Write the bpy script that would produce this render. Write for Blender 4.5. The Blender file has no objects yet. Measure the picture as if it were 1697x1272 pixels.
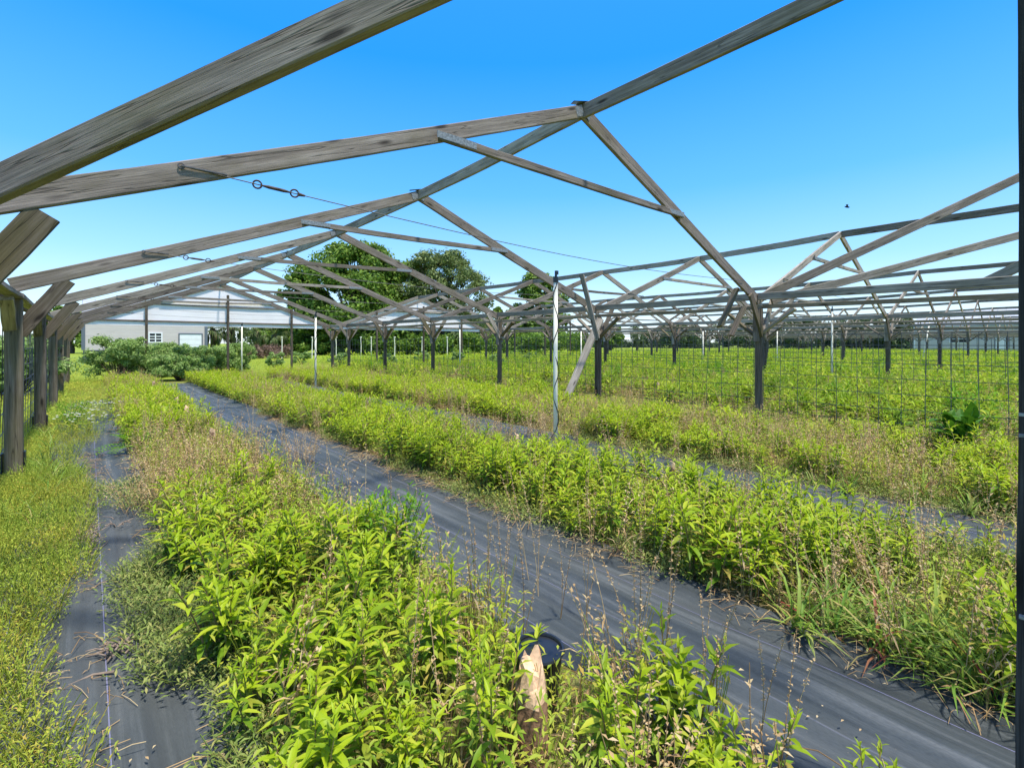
import bpy, math, random
import numpy as np
from mathutils import Vector, Matrix

random.seed(7)
RNG = np.random.default_rng(11)
SC = bpy.context.scene
COL = SC.collection
R = math.radians

# ------------------------------------------------------------------ camera model
F, VX, YH, CX = 800.0, 148.0, 568.0, 848.5
TH = math.atan((CX - VX) / F)
CT, ST = math.cos(TH), math.sin(TH)
HC = 1.2                                   # eye height above the ground


def at(px, py, d):
    """point seen at photo pixel (px, py) standing at depth d"""
    r = (px - CX) / F * d
    return Vector((d * ST + r * CT, d * CT - r * ST, HC + (YH - py) / F * d))


def atY(px, py, Y):
    r = (px - CX) / F
    return at(px, py, Y / (CT - r * ST))


def atZ(px, py, z):
    return at(px, py, (HC - z) * F / (py - YH))


cam = bpy.data.cameras.new('camera')
camo = bpy.data.objects.new('camera', cam)
COL.objects.link(camo)
camo.location = (0, 0, HC)
camo.rotation_euler = (R(90), 0, -TH)
cam.sensor_width = 36.0
cam.lens = F / 1697.0 * 36.0
cam.shift_y = -(636 - YH) / 1697.0
cam.clip_start = 0.02
cam.clip_end = 3000
SC.camera = camo

# ------------------------------------------------------------------ light
SUN_EL, SUN_AZ = R(71), R(170)             # azimuth clockwise from +Y
world = bpy.data.worlds.new('World')
SC.world = world
world.use_nodes = True
nt = world.node_tree
nt.nodes.clear()
sky = nt.nodes.new('ShaderNodeTexSky')
sky.sky_type = 'NISHITA'
sky.sun_disc = False
sky.sun_elevation = SUN_EL
sky.sun_rotation = SUN_AZ
sky.air_density = 1.0
sky.dust_density = 0.6
sky.ozone_density = 3.0
hs = nt.nodes.new('ShaderNodeHueSaturation')
hs.inputs['Saturation'].default_value = 1.25
hs.inputs['Value'].default_value = 1.0
bg = nt.nodes.new('ShaderNodeBackground')
bg.inputs['Strength'].default_value = 0.15
out = nt.nodes.new('ShaderNodeOutputWorld')
nt.links.new(sky.outputs[0], hs.inputs['Color'])
tcw = nt.nodes.new('ShaderNodeTexCoord')
sxw = nt.nodes.new('ShaderNodeSeparateXYZ')
nt.links.new(tcw.outputs['Generated'], sxw.inputs[0])
rmp = nt.nodes.new('ShaderNodeValToRGB')
STOPS = [(0.0, (0.74, 0.85, 0.93)), (0.06, (0.54, 0.75, 0.95)), (0.15, (0.29, 0.59, 0.97)), (0.29, (0.09, 0.41, 0.98)), (0.50, (0.0, 0.26, 0.98)), (0.66, (0.02, 0.27, 0.96)), (0.84, (0.62, 0.72, 0.92)), (1.0, (1.0, 0.98, 0.95))]  # top stops: overhead sky out of view, brightened to add fill light
while len(rmp.color_ramp.elements) < len(STOPS):
    rmp.color_ramp.elements.new(0.5)
for e_, (p_, c_) in zip(rmp.color_ramp.elements, STOPS):
    e_.position = p_
    e_.color = (*c_, 1)
nt.links.new(sxw.outputs[2], rmp.inputs[0])
vs = nt.nodes.new('ShaderNodeVectorMath')
vs.operation = 'SCALE'
vs.inputs['Scale'].default_value = 4.3
nt.links.new(rmp.outputs[0], vs.inputs[0])
mxw = nt.nodes.new('ShaderNodeMix')
mxw.data_type = 'RGBA'
mxw.inputs[0].default_value = 0.82
nt.links.new(hs.outputs[0], mxw.inputs[6])
nt.links.new(vs.outputs[0], mxw.inputs[7])
nt.links.new(mxw.outputs[2], bg.inputs[0])
nt.links.new(bg.outputs[0], out.inputs[0])

sl = bpy.data.lights.new('sun', 'SUN')
sl.energy = 3.0
sl.angle = R(4.0)
sl.color = (1.0, 0.94, 0.85)
so = bpy.data.objects.new('sun', sl)
COL.objects.link(so)
sd = Vector((math.sin(SUN_AZ) * math.cos(SUN_EL), math.cos(SUN_AZ) * math.cos(SUN_EL), math.sin(SUN_EL)))
so.rotation_euler = sd.to_track_quat('Z', 'Y').to_euler()
so.location = sd * 50

SC.view_settings.view_transform = 'Standard'
SC.view_settings.look = 'None'
SC.view_settings.exposure = 1.12
SC.view_settings.gamma = 1.0
SC.render.engine = 'CYCLES'
SC.cycles.max_bounces = 8
SC.cycles.transparent_max_bounces = 12

# ------------------------------------------------------------------ materials


class NT:
    def __init__(s, name):
        s.m = bpy.data.materials.new(name)
        s.m.use_nodes = True
        s.t = s.m.node_tree
        s.b = s.t.nodes['Principled BSDF']
        s.o = s.t.nodes['Material Output']

    def n(s, typ, **kw):
        nd = s.t.nodes.new(typ)
        for k, v in kw.items():
            if k in nd.inputs:
                nd.inputs[k].default_value = v
            else:
                setattr(nd, k, v)
        return nd

    def l(s, a, b):
        s.t.links.new(a, b)

    def ramp(s, fac, stops):
        r = s.n('ShaderNodeValToRGB')
        while len(r.color_ramp.elements) < len(stops):
            r.color_ramp.elements.new(0.5)
        for e, (p, c) in zip(r.color_ramp.elements, stops):
            e.position = p
            e.color = (*c, 1)
        s.l(fac, r.inputs[0])
        return r.outputs[0]

    def mix(s, fac, a, b, blend='MIX'):
        m = s.n('ShaderNodeMix', data_type='RGBA', blend_type=blend)
        for sock, v in ((m.inputs[0], fac), (m.inputs[6], a), (m.inputs[7], b)):
            if hasattr(v, 'links'):
                s.l(v, sock)
            elif isinstance(v, (int, float)):
                sock.default_value = v
            else:
                sock.default_value = (*v, 1)
        return m.outputs[2]

    def noise(s, vec, scale, detail=4, rough=0.55):
        nd = s.n('ShaderNodeTexNoise', Scale=scale, Detail=detail, Roughness=rough)
        if vec is not None:
            s.l(vec, nd.inputs['Vector'])
        return nd.outputs[0]

    def mapped(s, vec, scale=(1, 1, 1), offs=None):
        mp = s.n('ShaderNodeMapping')
        mp.inputs['Scale'].default_value = scale
        s.l(vec, mp.inputs[0])
        if offs is not None:
            s.l(offs, mp.inputs['Location'])
        return mp.outputs[0]

    def bump(s, h, strength=0.4, dist=0.01):
        b = s.n('ShaderNodeBump', Strength=strength, Distance=dist)
        s.l(h, b.inputs['Height'])
        s.l(b.outputs[0], s.b.inputs['Normal'])


def wood_mat(name, dark, mid, light, moss, moss_amt, stain=0.5):
    M = NT(name)
    tc = M.n('ShaderNodeTexCoord').outputs['Object']
    oi = M.n('ShaderNodeObjectInfo').outputs['Random']
    sc = M.n('ShaderNodeMath', operation='MULTIPLY')
    M.l(oi, sc.inputs[0])
    sc.inputs[1].default_value = 37.0
    off = M.n('ShaderNodeCombineXYZ')
    for i in range(3):
        M.l(sc.outputs[0], off.inputs[i])
    o = off.outputs[0]
    g1 = M.noise(M.mapped(tc, (1.6, 45, 45), o), 1.0, 6, 0.65)      # long grain
    g2 = M.noise(M.mapped(tc, (6, 160, 160), o), 1.0, 3, 0.6)       # fine grain
    bl = M.noise(M.mapped(tc, (2.2, 7, 7), o), 1.0, 4, 0.6)         # blotches
    c = M.ramp(g1, [(0.3, dark), (0.5, mid), (0.72, light)])
    c = M.mix(0.22, c, M.ramp(g2, [(0.35, dark), (0.65, light)]))
    c = M.mix(M.ramp(bl, [(0.42, (0, 0, 0)), (0.68, (stain, stain, stain))]), c, [x * 0.42 for x in mid])
    ms = M.noise(M.mapped(tc, (1.3, 3.5, 3.5), o), 1.0, 5, 0.65)
    c = M.mix(M.ramp(ms, [(0.5 - moss_amt * 0.25, (0, 0, 0)), (0.78 - moss_amt * 0.2, (0.75, 0.75, 0.75))]), c, moss)
    # knots
    vo = M.n('ShaderNodeTexVoronoi', Scale=1.0)
    M.l(M.mapped(tc, (2.3, 9, 9), o), vo.inputs['Vector'])
    c = M.mix(M.ramp(vo.outputs['Distance'], [(0.07, (0.9, 0.9, 0.9)), (0.19, (0, 0, 0))]), c, [x * 0.3 for x in dark])
    # drying cracks
    cr = M.noise(M.mapped(tc, (0.9, 26, 26), o), 1.0, 2, 0.5)
    crm = M.ramp(cr, [(0.485, (0, 0, 0)), (0.5, (1, 1, 1)), (0.515, (0, 0, 0))])
    c = M.mix(crm, c, M.mix(0.6, c, (0.012, 0.010, 0.008)))
    hv = M.n('ShaderNodeHueSaturation')
    mr = M.n('ShaderNodeMapRange')
    M.l(oi, mr.inputs[0])
    mr.inputs[3].default_value = 0.75
    mr.inputs[4].default_value = 1.25
    M.l(mr.outputs[0], hv.inputs['Value'])
    M.l(c, hv.inputs['Color'])
    M.l(hv.outputs[0], M.b.inputs['Base Color'])
    M.b.inputs['Roughness'].default_value = 0.9
    M.b.inputs['Specular IOR Level'].default_value = 0.15
    h = M.mix(0.5, g1, g2)
    h = M.mix(0.4, h, crm, 'SUBTRACT')
    M.bump(h, 0.6, 0.006)
    return M.m


WOOD = wood_mat('weathered_wood', (0.090, 0.074, 0.061), (0.198, 0.168, 0.140), (0.315, 0.277, 0.238), (0.115, 0.100, 0.052), 0.10)
PALE = wood_mat('silvered_wood', (0.135, 0.115, 0.093), (0.315, 0.277, 0.230), (0.48, 0.432, 0.365), (0.17, 0.15, 0.095), 0.10, 0.4)
MOSSY = wood_mat('mossy_wood', (0.055, 0.043, 0.033), (0.150, 0.120, 0.090), (0.28, 0.24, 0.195), (0.105, 0.094, 0.036), 0.42)
DARKW = wood_mat('dark_wood', (0.040, 0.031, 0.024), (0.115, 0.092, 0.070), (0.24, 0.205, 0.165), (0.07, 0.065, 0.03), 0.25)
BLACKW = wood_mat('near_black_wood', (0.006, 0.006, 0.006), (0.030, 0.028, 0.026), (0.10, 0.095, 0.085), (0.02, 0.02, 0.015), 0.1)  # near-black grain tones for the post beside the camera


def simple(name, col, rough=0.6, metal=0.0, var=0.0, scale=20.0, spec=0.3, bump=0.0):
    M = NT(name)
    if var:
        tc = M.n('ShaderNodeTexCoord').outputs['Object']
        nz = M.noise(tc, scale, 5, 0.6)
        M.l(M.ramp(nz, [(0.3, [c * (1 - var) for c in col]), (0.7, [min(1, c * (1 + var)) for c in col])]), M.b.inputs['Base Color'])
        if bump:
            M.bump(nz, bump, 0.01)
    else:
        M.b.inputs['Base Color'].default_value = (*col, 1)
    M.b.inputs['Roughness'].default_value = rough
    M.b.inputs['Metallic'].default_value = metal
    M.b.inputs['Specular IOR Level'].default_value = spec
    return M.m


GALV = simple('galvanised_metal', (0.21, 0.23, 0.235), 0.55, 0.2, 0.5, 60)
WIRE = simple('dull_wire', (0.12, 0.12, 0.12), 0.55, 0.5, 0.25, 30)
RUST = simple('rusty_iron', (0.07, 0.05, 0.04), 0.7, 0.3, 0.4, 40)
PVC = simple('sunned_pvc', (0.80, 0.76, 0.61), 0.5, 0, 0.14, 6)
HOSE = simple('black_hose', (0.012, 0.012, 0.013), 0.4)
PLASTIC = simple('black_plastic', (0.012, 0.014, 0.018), 0.35, 0, 0.3, 9, 0.5)
CUTWOOD = simple('fresh_cut_wood', (0.62, 0.42, 0.26), 0.8, 0, 0.35, 25, 0.2, 0.5)
BARKST = simple('stump_bark', (0.23, 0.14, 0.085), 0.9, 0, 0.45, 30, 0.1, 0.6)
BARK = simple('tree_bark', (0.085, 0.07, 0.055), 0.95, 0, 0.45, 6, 0.1, 0.8)
WHITE = simple('white_paint', (0.74, 0.75, 0.76), 0.5, 0, 0.06, 4)
DKGREY = simple('dark_grey_cladding', (0.055, 0.065, 0.08), 0.6, 0, 0.1, 3)
TRIMG = simple('grey_trim', (0.12, 0.14, 0.17), 0.5)
INSECT = simple('insect_body', (0.01, 0.01, 0.01), 0.4)
TWIG = simple('dead_twig', (0.22, 0.17, 0.13), 0.9, 0, 0.4, 30, 0.1)
GLASS = simple('window_glass', (0.02, 0.025, 0.03), 0.08, 0, 0, 1, 0.5)
ROOFG = simple('grey_metal_roof', (0.42, 0.44, 0.46), 0.45, 0.2, 0.12, 2)


def leaf_mat(name, stops, trans=0.4, rough=0.45, tcol=None, spec=0.24, patch=None, patch_scale=0.8):
    """leaf colour differs leaf by leaf (random per island), slightly from patch to patch"""
    M = NT(name)
    ge = M.n('ShaderNodeNewGeometry')
    c = M.ramp(ge.outputs['Random Per Island'], stops)
    if patch is not None:
        nz = M.noise(ge.outputs['Position'], patch_scale, 3, 0.5)
        c = M.mix(M.ramp(nz, [(0.42, (0, 0, 0)), (0.62, (0.75, 0.75, 0.75))]), c, patch)
    M.l(c, M.b.inputs['Base Color'])
    M.b.inputs['Roughness'].default_value = rough
    M.b.inputs['Specular IOR Level'].default_value = spec
    tr = M.n('ShaderNodeBsdfTranslucent')
    if tcol is None:
        M.l(c, tr.inputs[0])
    else:
        M.l(M.mix(1.0, c, tcol, 'MULTIPLY'), tr.inputs[0])
    mx = M.n('ShaderNodeMixShader')
    mx.inputs[0].default_value = trans
    M.l(M.b.outputs[0], mx.inputs[1])
    M.l(tr.outputs[0], mx.inputs[2])
    M.l(mx.outputs[0], M.o.inputs[0])
    return M.m


LEAF = leaf_mat('crop_leaf', [(0.0, (0.20, 0.31, 0.012)), (0.35, (0.32, 0.45, 0.014)), (0.75, (0.42, 0.53, 0.02)), (1.0, (0.50, 0.53, 0.05))], 0.45)
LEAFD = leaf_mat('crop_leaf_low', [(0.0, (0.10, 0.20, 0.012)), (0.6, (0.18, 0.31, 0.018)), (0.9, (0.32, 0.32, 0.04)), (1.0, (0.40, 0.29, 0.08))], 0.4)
LEAFF = leaf_mat('crop_leaf_far', [(0.0, (0.20, 0.32, 0.012)), (0.5, (0.33, 0.46, 0.02)), (1.0, (0.48, 0.50, 0.06))], 0.4, 0.55, None, 0.2, (0.11, 0.23, 0.02), 1.3)
STEM = leaf_mat('crop_stem', [(0, (0.16, 0.09, 0.04)), (0.6, (0.22, 0.16, 0.06)), (1, (0.16, 0.20, 0.04))], 0.0, 0.7)
DRY = leaf_mat('dry_stalk', [(0, (0.44, 0.27, 0.13)), (0.5, (0.60, 0.43, 0.22)), (1, (0.68, 0.55, 0.32))], 0.42, 0.8, None, 0.1)
GRASS = leaf_mat('fine_weed', [(0, (0.26, 0.35, 0.04)), (0.5, (0.42, 0.49, 0.06)), (0.85, (0.54, 0.51, 0.07)), (1, (0.54, 0.36, 0.09))], 0.42, 0.6, None, 0.15, (0.29, 0.42, 0.055), 1.1)
CREEP = leaf_mat('creeping_weed', [(0, (0.15, 0.22, 0.05)), (0.6, (0.27, 0.34, 0.08)), (1, (0.38, 0.36, 0.12))], 0.35, 0.6, None, 0.2)
BLADE = leaf_mat('grass_blade', [(0, (0.12, 0.24, 0.03)), (0.6, (0.24, 0.36, 0.05)), (0.92, (0.40, 0.40, 0.12)), (1, (0.35, 0.05, 0.05))], 0.35, 0.5)
DKLEAF = leaf_mat('dark_leaf', [(0, (0.035, 0.11, 0.008)), (1, (0.09, 0.22, 0.014))], 0.3, 0.5, None, 0.15)
FERN = leaf_mat('fern_leaf', [(0, (0.08, 0.21, 0.012)), (1, (0.18, 0.35, 0.022))], 0.35, 0.6, None, 0.12)
SHRUB = leaf_mat('shrub_leaf', [(0, (0.13, 0.23, 0.05)), (0.6, (0.26, 0.40, 0.10)), (1, (0.40, 0.50, 0.19))], 0.35, 0.5, None, 0.15)
TREE1 = leaf_mat('oak_leaf', [(0, (0.07, 0.14, 0.02)), (0.6, (0.145, 0.255, 0.034)), (1, (0.25, 0.36, 0.06))], 0.4, 0.5, None, 0.15)
TREE2 = leaf_mat('pale_tree_leaf', [(0, (0.09, 0.135, 0.04)), (0.6, (0.17, 0.23, 0.07)), (1, (0.28, 0.34, 0.12))], 0.35, 0.5)
WOODF = leaf_mat('far_wood_leaf', [(0, (0.04, 0.075, 0.03)), (1, (0.10, 0.15, 0.05))], 0.2, 0.6)
PALM = leaf_mat('palm_leaf', [(0, (0.05, 0.09, 0.025)), (0.7, (0.10, 0.15, 0.04)), (1, (0.22, 0.18, 0.08))], 0.2, 0.5)
PETAL = simple('white_petal', (0.8, 0.8, 0.74), 0.6)
BRUSH = leaf_mat('dry_brush', [(0, (0.10, 0.06, 0.045)), (1, (0.24, 0.17, 0.12))], 0.1, 0.9)


def ground_mat():
    M = NT('meadow_ground')
    p = M.n('ShaderNodeNewGeometry').outputs['Position']
    a = M.noise(p, 0.35, 5, 0.6)
    b = M.noise(p, 9.0, 6, 0.7)
    c = M.noise(p, 70.0, 4, 0.7)
    soil = M.ramp(b, [(0.3, (0.06, 0.042, 0.024)), (0.5, (0.15, 0.105, 0.06)), (0.7, (0.28, 0.21, 0.12))])
    grs = M.ramp(c, [(0.3, (0.09, 0.14, 0.015)), (0.55, (0.22, 0.30, 0.03)), (0.75, (0.38, 0.38, 0.08))])
    # meadow everywhere but the planted beds
    sx = M.n('ShaderNodeSeparateXYZ')
    M.l(p, sx.inputs[0])

    def step(sock, lo, hi):
        mr = M.n('ShaderNodeMapRange')
        M.l(sock, mr.inputs[0])
        mr.inputs[1].default_value = lo
        mr.inputs[2].default_value = hi
        return mr.outputs[0]
    far = step(sx.outputs[1], 17.5, 20)
    rt = step(sx.outputs[0], 28, 42)
    lf = step(sx.outputs[0], -0.2, -0.5)
    mx1 = M.n('ShaderNodeMath', operation='MAXIMUM')
    M.l(far, mx1.inputs[0])
    M.l(rt, mx1.inputs[1])
    mx2 = M.n('ShaderNodeMath', operation='MAXIMUM')
    M.l(mx1.outputs[0], mx2.inputs[0])
    M.l(lf, mx2.inputs[1])
    pat = M.ramp(a, [(0.40, (0.12, 0.12, 0.12)), (0.6, (0.75, 0.75, 0.75))])
    fac = M.mix(mx2.outputs[0], pat, (0.93, 0.93, 0.93))
    M.l(M.mix(fac, soil, grs), M.b.inputs['Base Color'])
    M.b.inputs['Roughness'].default_value = 0.95
    M.b.inputs['Specular IOR Level'].default_value = 0.1
    M.bump(M.mix(0.5, b, c), 0.8, 0.03)
    return M.m


def mat_mat():
    """woven weed cloth: blue grey, marker threads every 0.3 m, dust and creases"""
    M = NT('woven_weed_cloth')
    tc = M.n('ShaderNodeTexCoord').outputs['Object']
    sx = M.n('ShaderNodeSeparateXYZ')
    M.l(tc, sx.inputs[0])
    st = M.noise(M.mapped(tc, (16, 0.5, 1)), 1.0, 5, 0.6)
    bl = M.noise(M.mapped(tc, (2.2, 1.2, 1)), 1.0, 5, 0.6)
    fn = M.noise(M.mapped(tc, (260, 60, 1)), 1.0, 2, 0.5)
    c = M.ramp(st, [(0.3, (0.026, 0.033, 0.035)), (0.52, (0.058, 0.070, 0.073)), (0.74, (0.165, 0.178, 0.178))])
    c = M.mix(M.ramp(bl, [(0.45, (0, 0, 0)), (0.75, (0.45, 0.45, 0.45))]), c, (0.17, 0.185, 0.19))
    c = M.mix(M.ramp(fn, [(0.4, (0, 0, 0)), (0.7, (0.3, 0.3, 0.3))]), c, (0.02, 0.024, 0.03))
    # marker threads
    md = M.n('ShaderNodeMath', operation='PINGPONG')
    M.l(sx.outputs[0], md.inputs[0])
    md.inputs[1].default_value = 0.15
    lt = M.n('ShaderNodeMath', operation='LESS_THAN')
    M.l(md.outputs[0], lt.inputs[0])
    lt.inputs[1].default_value = 0.0016
    c = M.mix(lt.outputs[0], c, (0.20, 0.20, 0.34))
    # specks of dust and straw
    sp = M.noise(M.mapped(tc, (60, 42, 1)), 1.0, 3, 0.8)
    c = M.mix(M.ramp(sp, [(0.70, (0, 0, 0)), (0.74, (0.6, 0.6, 0.6))]), c, (0.30, 0.25, 0.19))
    M.l(c, M.b.inputs['Base Color'])
    M.b.inputs['Roughness'].default_value = 0.48
    M.b.inputs['Specular IOR Level'].default_value = 0.4
    wv = M.n('ShaderNodeTexWave', Scale=160.0, Distortion=0.4)
    wv.bands_direction = 'Y'
    M.l(tc, wv.inputs[0])
    M.bump(M.mix(0.25, st, wv.outputs[1]), 0.55, 0.02)
    return M.m


def siding_mat(name, col, dark, step):
    M = NT(name)
    tc = M.n('ShaderNodeTexCoord').outputs['Object']
    sx = M.n('ShaderNodeSeparateXYZ')
    M.l(tc, sx.inputs[0])
    md = M.n('ShaderNodeMath', operation='FRACT')
    dv = M.n('ShaderNodeMath', operation='DIVIDE')
    M.l(sx.outputs[2], dv.inputs[0])
    dv.inputs[1].default_value = step
    M.l(dv.outputs[0], md.inputs[0])
    nz = M.noise(M.mapped(tc, (1, 1, 4)), 1.2, 5, 0.6)
    c = M.ramp(nz, [(0.3, [x * 0.88 for x in col]), (0.7, col)])
    c = M.mix(M.ramp(md.outputs[0], [(0.0, (0.8, 0.8, 0.8)), (0.09, (0, 0, 0))]), c, dark)
    M.l(c, M.b.inputs['Base Color'])
    M.b.inputs['Roughness'].default_value = 0.7
    M.bump(md.outputs[0], 0.5, 0.02)
    return M.m


def sheet_mat():
    M = NT('white_shade_sheet')
    tc = M.n('ShaderNodeTexCoord').outputs['Object']
    nz = M.noise(M.mapped(tc, (1.2, 1, 1.2)), 1.0, 4, 0.6)
    c = M.ramp(nz, [(0.3, (0.84, 0.81, 0.79)), (0.7, (0.92, 0.89, 0.87))])
    M.l(c, M.b.inputs['Base Color'])
    M.b.inputs['Roughness'].default_value = 0.8
    tr = M.n('ShaderNodeBsdfTranslucent')
    M.l(c, tr.inputs[0])
    mx = M.n('ShaderNodeMixShader')
    mx.inputs[0].default_value = 0.12
    M.l(M.b.outputs[0], mx.inputs[1])
    M.l(tr.outputs[0], mx.inputs[2])
    M.l(mx.outputs[0], M.o.inputs[0])
    return M.m


GROUND, MATM, SHEET = ground_mat(), mat_mat(), sheet_mat()
SIDE_L = siding_mat('clapboard_siding', (0.60, 0.53, 0.51), (0.28, 0.24, 0.25), 0.23)
SIDE_R = siding_mat('grey_siding', (0.54, 0.52, 0.52), (0.34, 0.33, 0.34), 0.16)

# ------------------------------------------------------------------ object helpers
WM = {}


def tag(o, label=None, cat=None, group=None, kind=None):
    if label:
        o['label'] = label
    if cat:
        o['category'] = cat
    if group:
        o['group'] = group
    if kind:
        o['kind'] = kind
    return o


def empty(name, loc, label, cat, group=None):
    o = bpy.data.objects.new(name, None)
    COL.objects.link(o)
    o.location = loc
    o.empty_display_size = 0.1
    WM[o] = Matrix.Translation(Vector(loc))
    return tag(o, label, cat, group)


def link(name, me, M=Matrix(), parent=None):
    o = bpy.data.objects.new(name, me)
    COL.objects.link(o)
    WM[o] = M.copy()
    if parent is not None:
        o.parent = parent
        o.matrix_basis = WM[parent].inverted() @ M
    else:
        o.matrix_basis = M
    return o


def mesh(name, v, f, mats, mi=None, smooth=False):
    me = bpy.data.meshes.new(name)
    me.from_pydata([tuple(x) for x in v], [], f)
    for m in (mats if isinstance(mats, (list, tuple)) else [mats]):
        me.materials.append(m)
    if mi is not None:
        me.polygons.foreach_set('material_index', np.asarray(mi, np.int32))
    if smooth:
        me.polygons.foreach_set('use_smooth', np.ones(len(me.polygons), bool))
    me.update()
    return me


def npmesh(name, V, loops, counts, mats, mi=None, smooth=False):
    me = bpy.data.meshes.new(name)
    V = np.asarray(V, np.float32)
    me.vertices.add(len(V))
    me.vertices.foreach_set('co', V.ravel())
    me.loops.add(len(loops))
    me.loops.foreach_set('vertex_index', np.asarray(loops, np.int32))
    me.polygons.add(len(counts))
    counts = np.asarray(counts, np.int32)
    st = np.concatenate(([0], np.cumsum(counts)[:-1])).astype(np.int32)
    me.polygons.foreach_set('loop_start', st)
    for m in (mats if isinstance(mats, (list, tuple)) else [mats]):
        me.materials.append(m)
    if mi is not None:
        me.polygons.foreach_set('material_index', np.asarray(mi, np.int32))
    if smooth:
        me.polygons.foreach_set('use_smooth', np.ones(len(counts), bool))
    me.update(calc_edges=True)
    return me


class MB:
    """collects shapes that become ONE mesh"""

    def __init__(s):
        s.v, s.f, s.m = [], [], []

    def add(s, v, f, m=0):
        b = len(s.v)
        s.v += [tuple(x) for x in v]
        s.f += [tuple(b + i for i in q) for q in f]
        s.m += [m] * len(f)

    def box(s, lo, hi, m=0):
        x0, y0, z0 = lo
        x1, y1, z1 = hi
        s.add([(x0, y0, z0), (x1, y0, z0), (x1, y1, z0), (x0, y1, z0), (x0, y0, z1), (x1, y0, z1), (x1, y1, z1), (x0, y1, z1)],
              [(0, 3, 2, 1), (4, 5, 6, 7), (0, 1, 5, 4), (1, 2, 6, 5), (2, 3, 7, 6), (3, 0, 4, 7)], m)

    def tube(s, pts, rad, k=6, m=0, cap=True):
        pts = [Vector(p) for p in pts]
        n = len(pts)
        if not isinstance(rad, (list, tuple)):
            rad = [rad] * n
        v = []
        ref = None
        for i, p in enumerate(pts):
            t = (pts[min(i + 1, n - 1)] - pts[max(i - 1, 0)])
            if t.length < 1e-9:
                t = Vector((0, 0, 1))
            t.normalize()
            if ref is None:
                ref = Vector((1, 0, 0)) if abs(t.x) < 0.8 else Vector((0, 1, 0))
            a = (ref - t * ref.dot(t)).normalized()
            ref = a
            b = t.cross(a)
            for j in range(k):
                q = 2 * math.pi * j / k
                v.append(p + (a * math.cos(q) + b * math.sin(q)) * rad[i])
        f = []
        for i in range(n - 1):
            for j in range(k):
                f.append((i * k + j, i * k + (j + 1) % k, (i + 1) * k + (j + 1) % k, (i + 1) * k + j))
        if cap:
            f.append(tuple(range(k - 1, -1, -1)))
            f.append(tuple((n - 1) * k + j for j in range(k)))
        s.add(v, f, m)

    def ring(s, c, ax, r, t, n=14, m=0):
        c, ax = Vector(c), Vector(ax).normalized()
        a = ax.orthogonal().normalized()
        b = ax.cross(a)
        pts = [c + (a * math.cos(2 * math.pi * i / n) + b * math.sin(2 * math.pi * i / n)) * r for i in range(n + 1)]
        s.tube(pts, t, 6, m, False)

    def build(s, name, mats, parent=None, M=Matrix(), smooth=False, local=None):
        """vertices are world coordinates; local = origin to move to"""
        v = s.v
        if local is not None:
            L = Vector(local)
            v = [Vector(p) - L for p in v]
            M = Matrix.Translation(L)
        return link(name, mesh(name, v, s.f, mats, s.m, smooth), M, parent)


def beam(name, p0, p1, w, h, mat, parent=None, up=(0, 0, 1), bow=0.0, ragged=0.0, twist=0.0):
    """sawn board from p0 to p1: w thick, h deep (towards up), eased edges, a little crooked"""
    p0, p1 = Vector(p0), Vector(p1)
    ax = p1 - p0
    L = ax.length
    ax.normalize()
    up = Vector(up)
    z = (up - ax * up.dot(ax)).normalized()
    y = z.cross(ax)
    M = Matrix((( ax.x, y.x, z.x, p0.x), (ax.y, y.y, z.y, p0.y), (ax.z, y.z, z.z, p0.z), (0, 0, 0, 1)))
    n = max(3, min(24, int(L / 0.16)))
    c = min(w, h) * 0.13
    a, b = w / 2, h / 2
    sec = [(-a + c, -b), (a - c, -b), (a, -b + c), (a, b - c), (a - c, b), (-a + c, b), (-a, b - c), (-a, -b + c)]
    v, f = [], []
    ph = random.uniform(0, 6)
    sgn = random.choice((-1, 1))
    for i in range(n + 1):
        t = i / n
        x = t * L
        oy = sgn * bow * 0.6 * math.sin(math.pi * t) + 0.002 * math.sin(ph + 9 * t)
        oz = -bow * math.sin(math.pi * t) + 0.002 * math.sin(ph * 2 + 7 * t)
        tw = twist * (t - 0.5)
        for (sy, sz) in sec:
            j = 0.0012
            yy = sy * math.cos(tw) - sz * math.sin(tw)
            zz = sy * math.sin(tw) + sz * math.cos(tw)
            xe = x
            if ragged and i in (0, n):
                xe += random.uniform(-ragged, ragged)
            v.append((xe, yy + oy + random.uniform(-j, j), zz + oz + random.uniform(-j, j)))
    for i in range(n):
        for j in range(8):
            f.append((i * 8 + j, i * 8 + (j + 1) % 8, (i + 1) * 8 + (j + 1) % 8, (i + 1) * 8 + j))
    f.append(tuple(range(7, -1, -1)))
    f.append(tuple(n * 8 + j for j in range(8)))
    return link(name, mesh(name, v, f, mat), M, parent)


ORD = ['first', 'second', 'third', 'fourth', 'fifth', 'sixth', 'seventh', 'eighth', 'ninth', 'tenth', 'eleventh', 'twelfth']

# ------------------------------------------------------------------ the timber shade house
Y0, DY, XL, BW = 3.02, 3.05, -0.5, 8.08
YK = [Y0 + DY * k for k in range(6)]
YEND = 19.95
NBAY = 8
XR0 = XL + BW / 2


def gx(g):
    return XL + BW * g


BAYN = ['nearest bay', 'second bay', 'third bay', 'fourth bay', 'fifth bay', 'sixth bay', 'seventh bay', 'farthest bay']


def ridge_z(b, k):
    s = [0.10, 0.0, -0.01, 0.0, 0.02, 0.0, 0.0]
    return HC + 2.10 + s[min(k, 6)] + (0.03 if b else 0)


def eave_z(g, k):
    return HC + (0.50 if g == 0 else 0.63)


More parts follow.
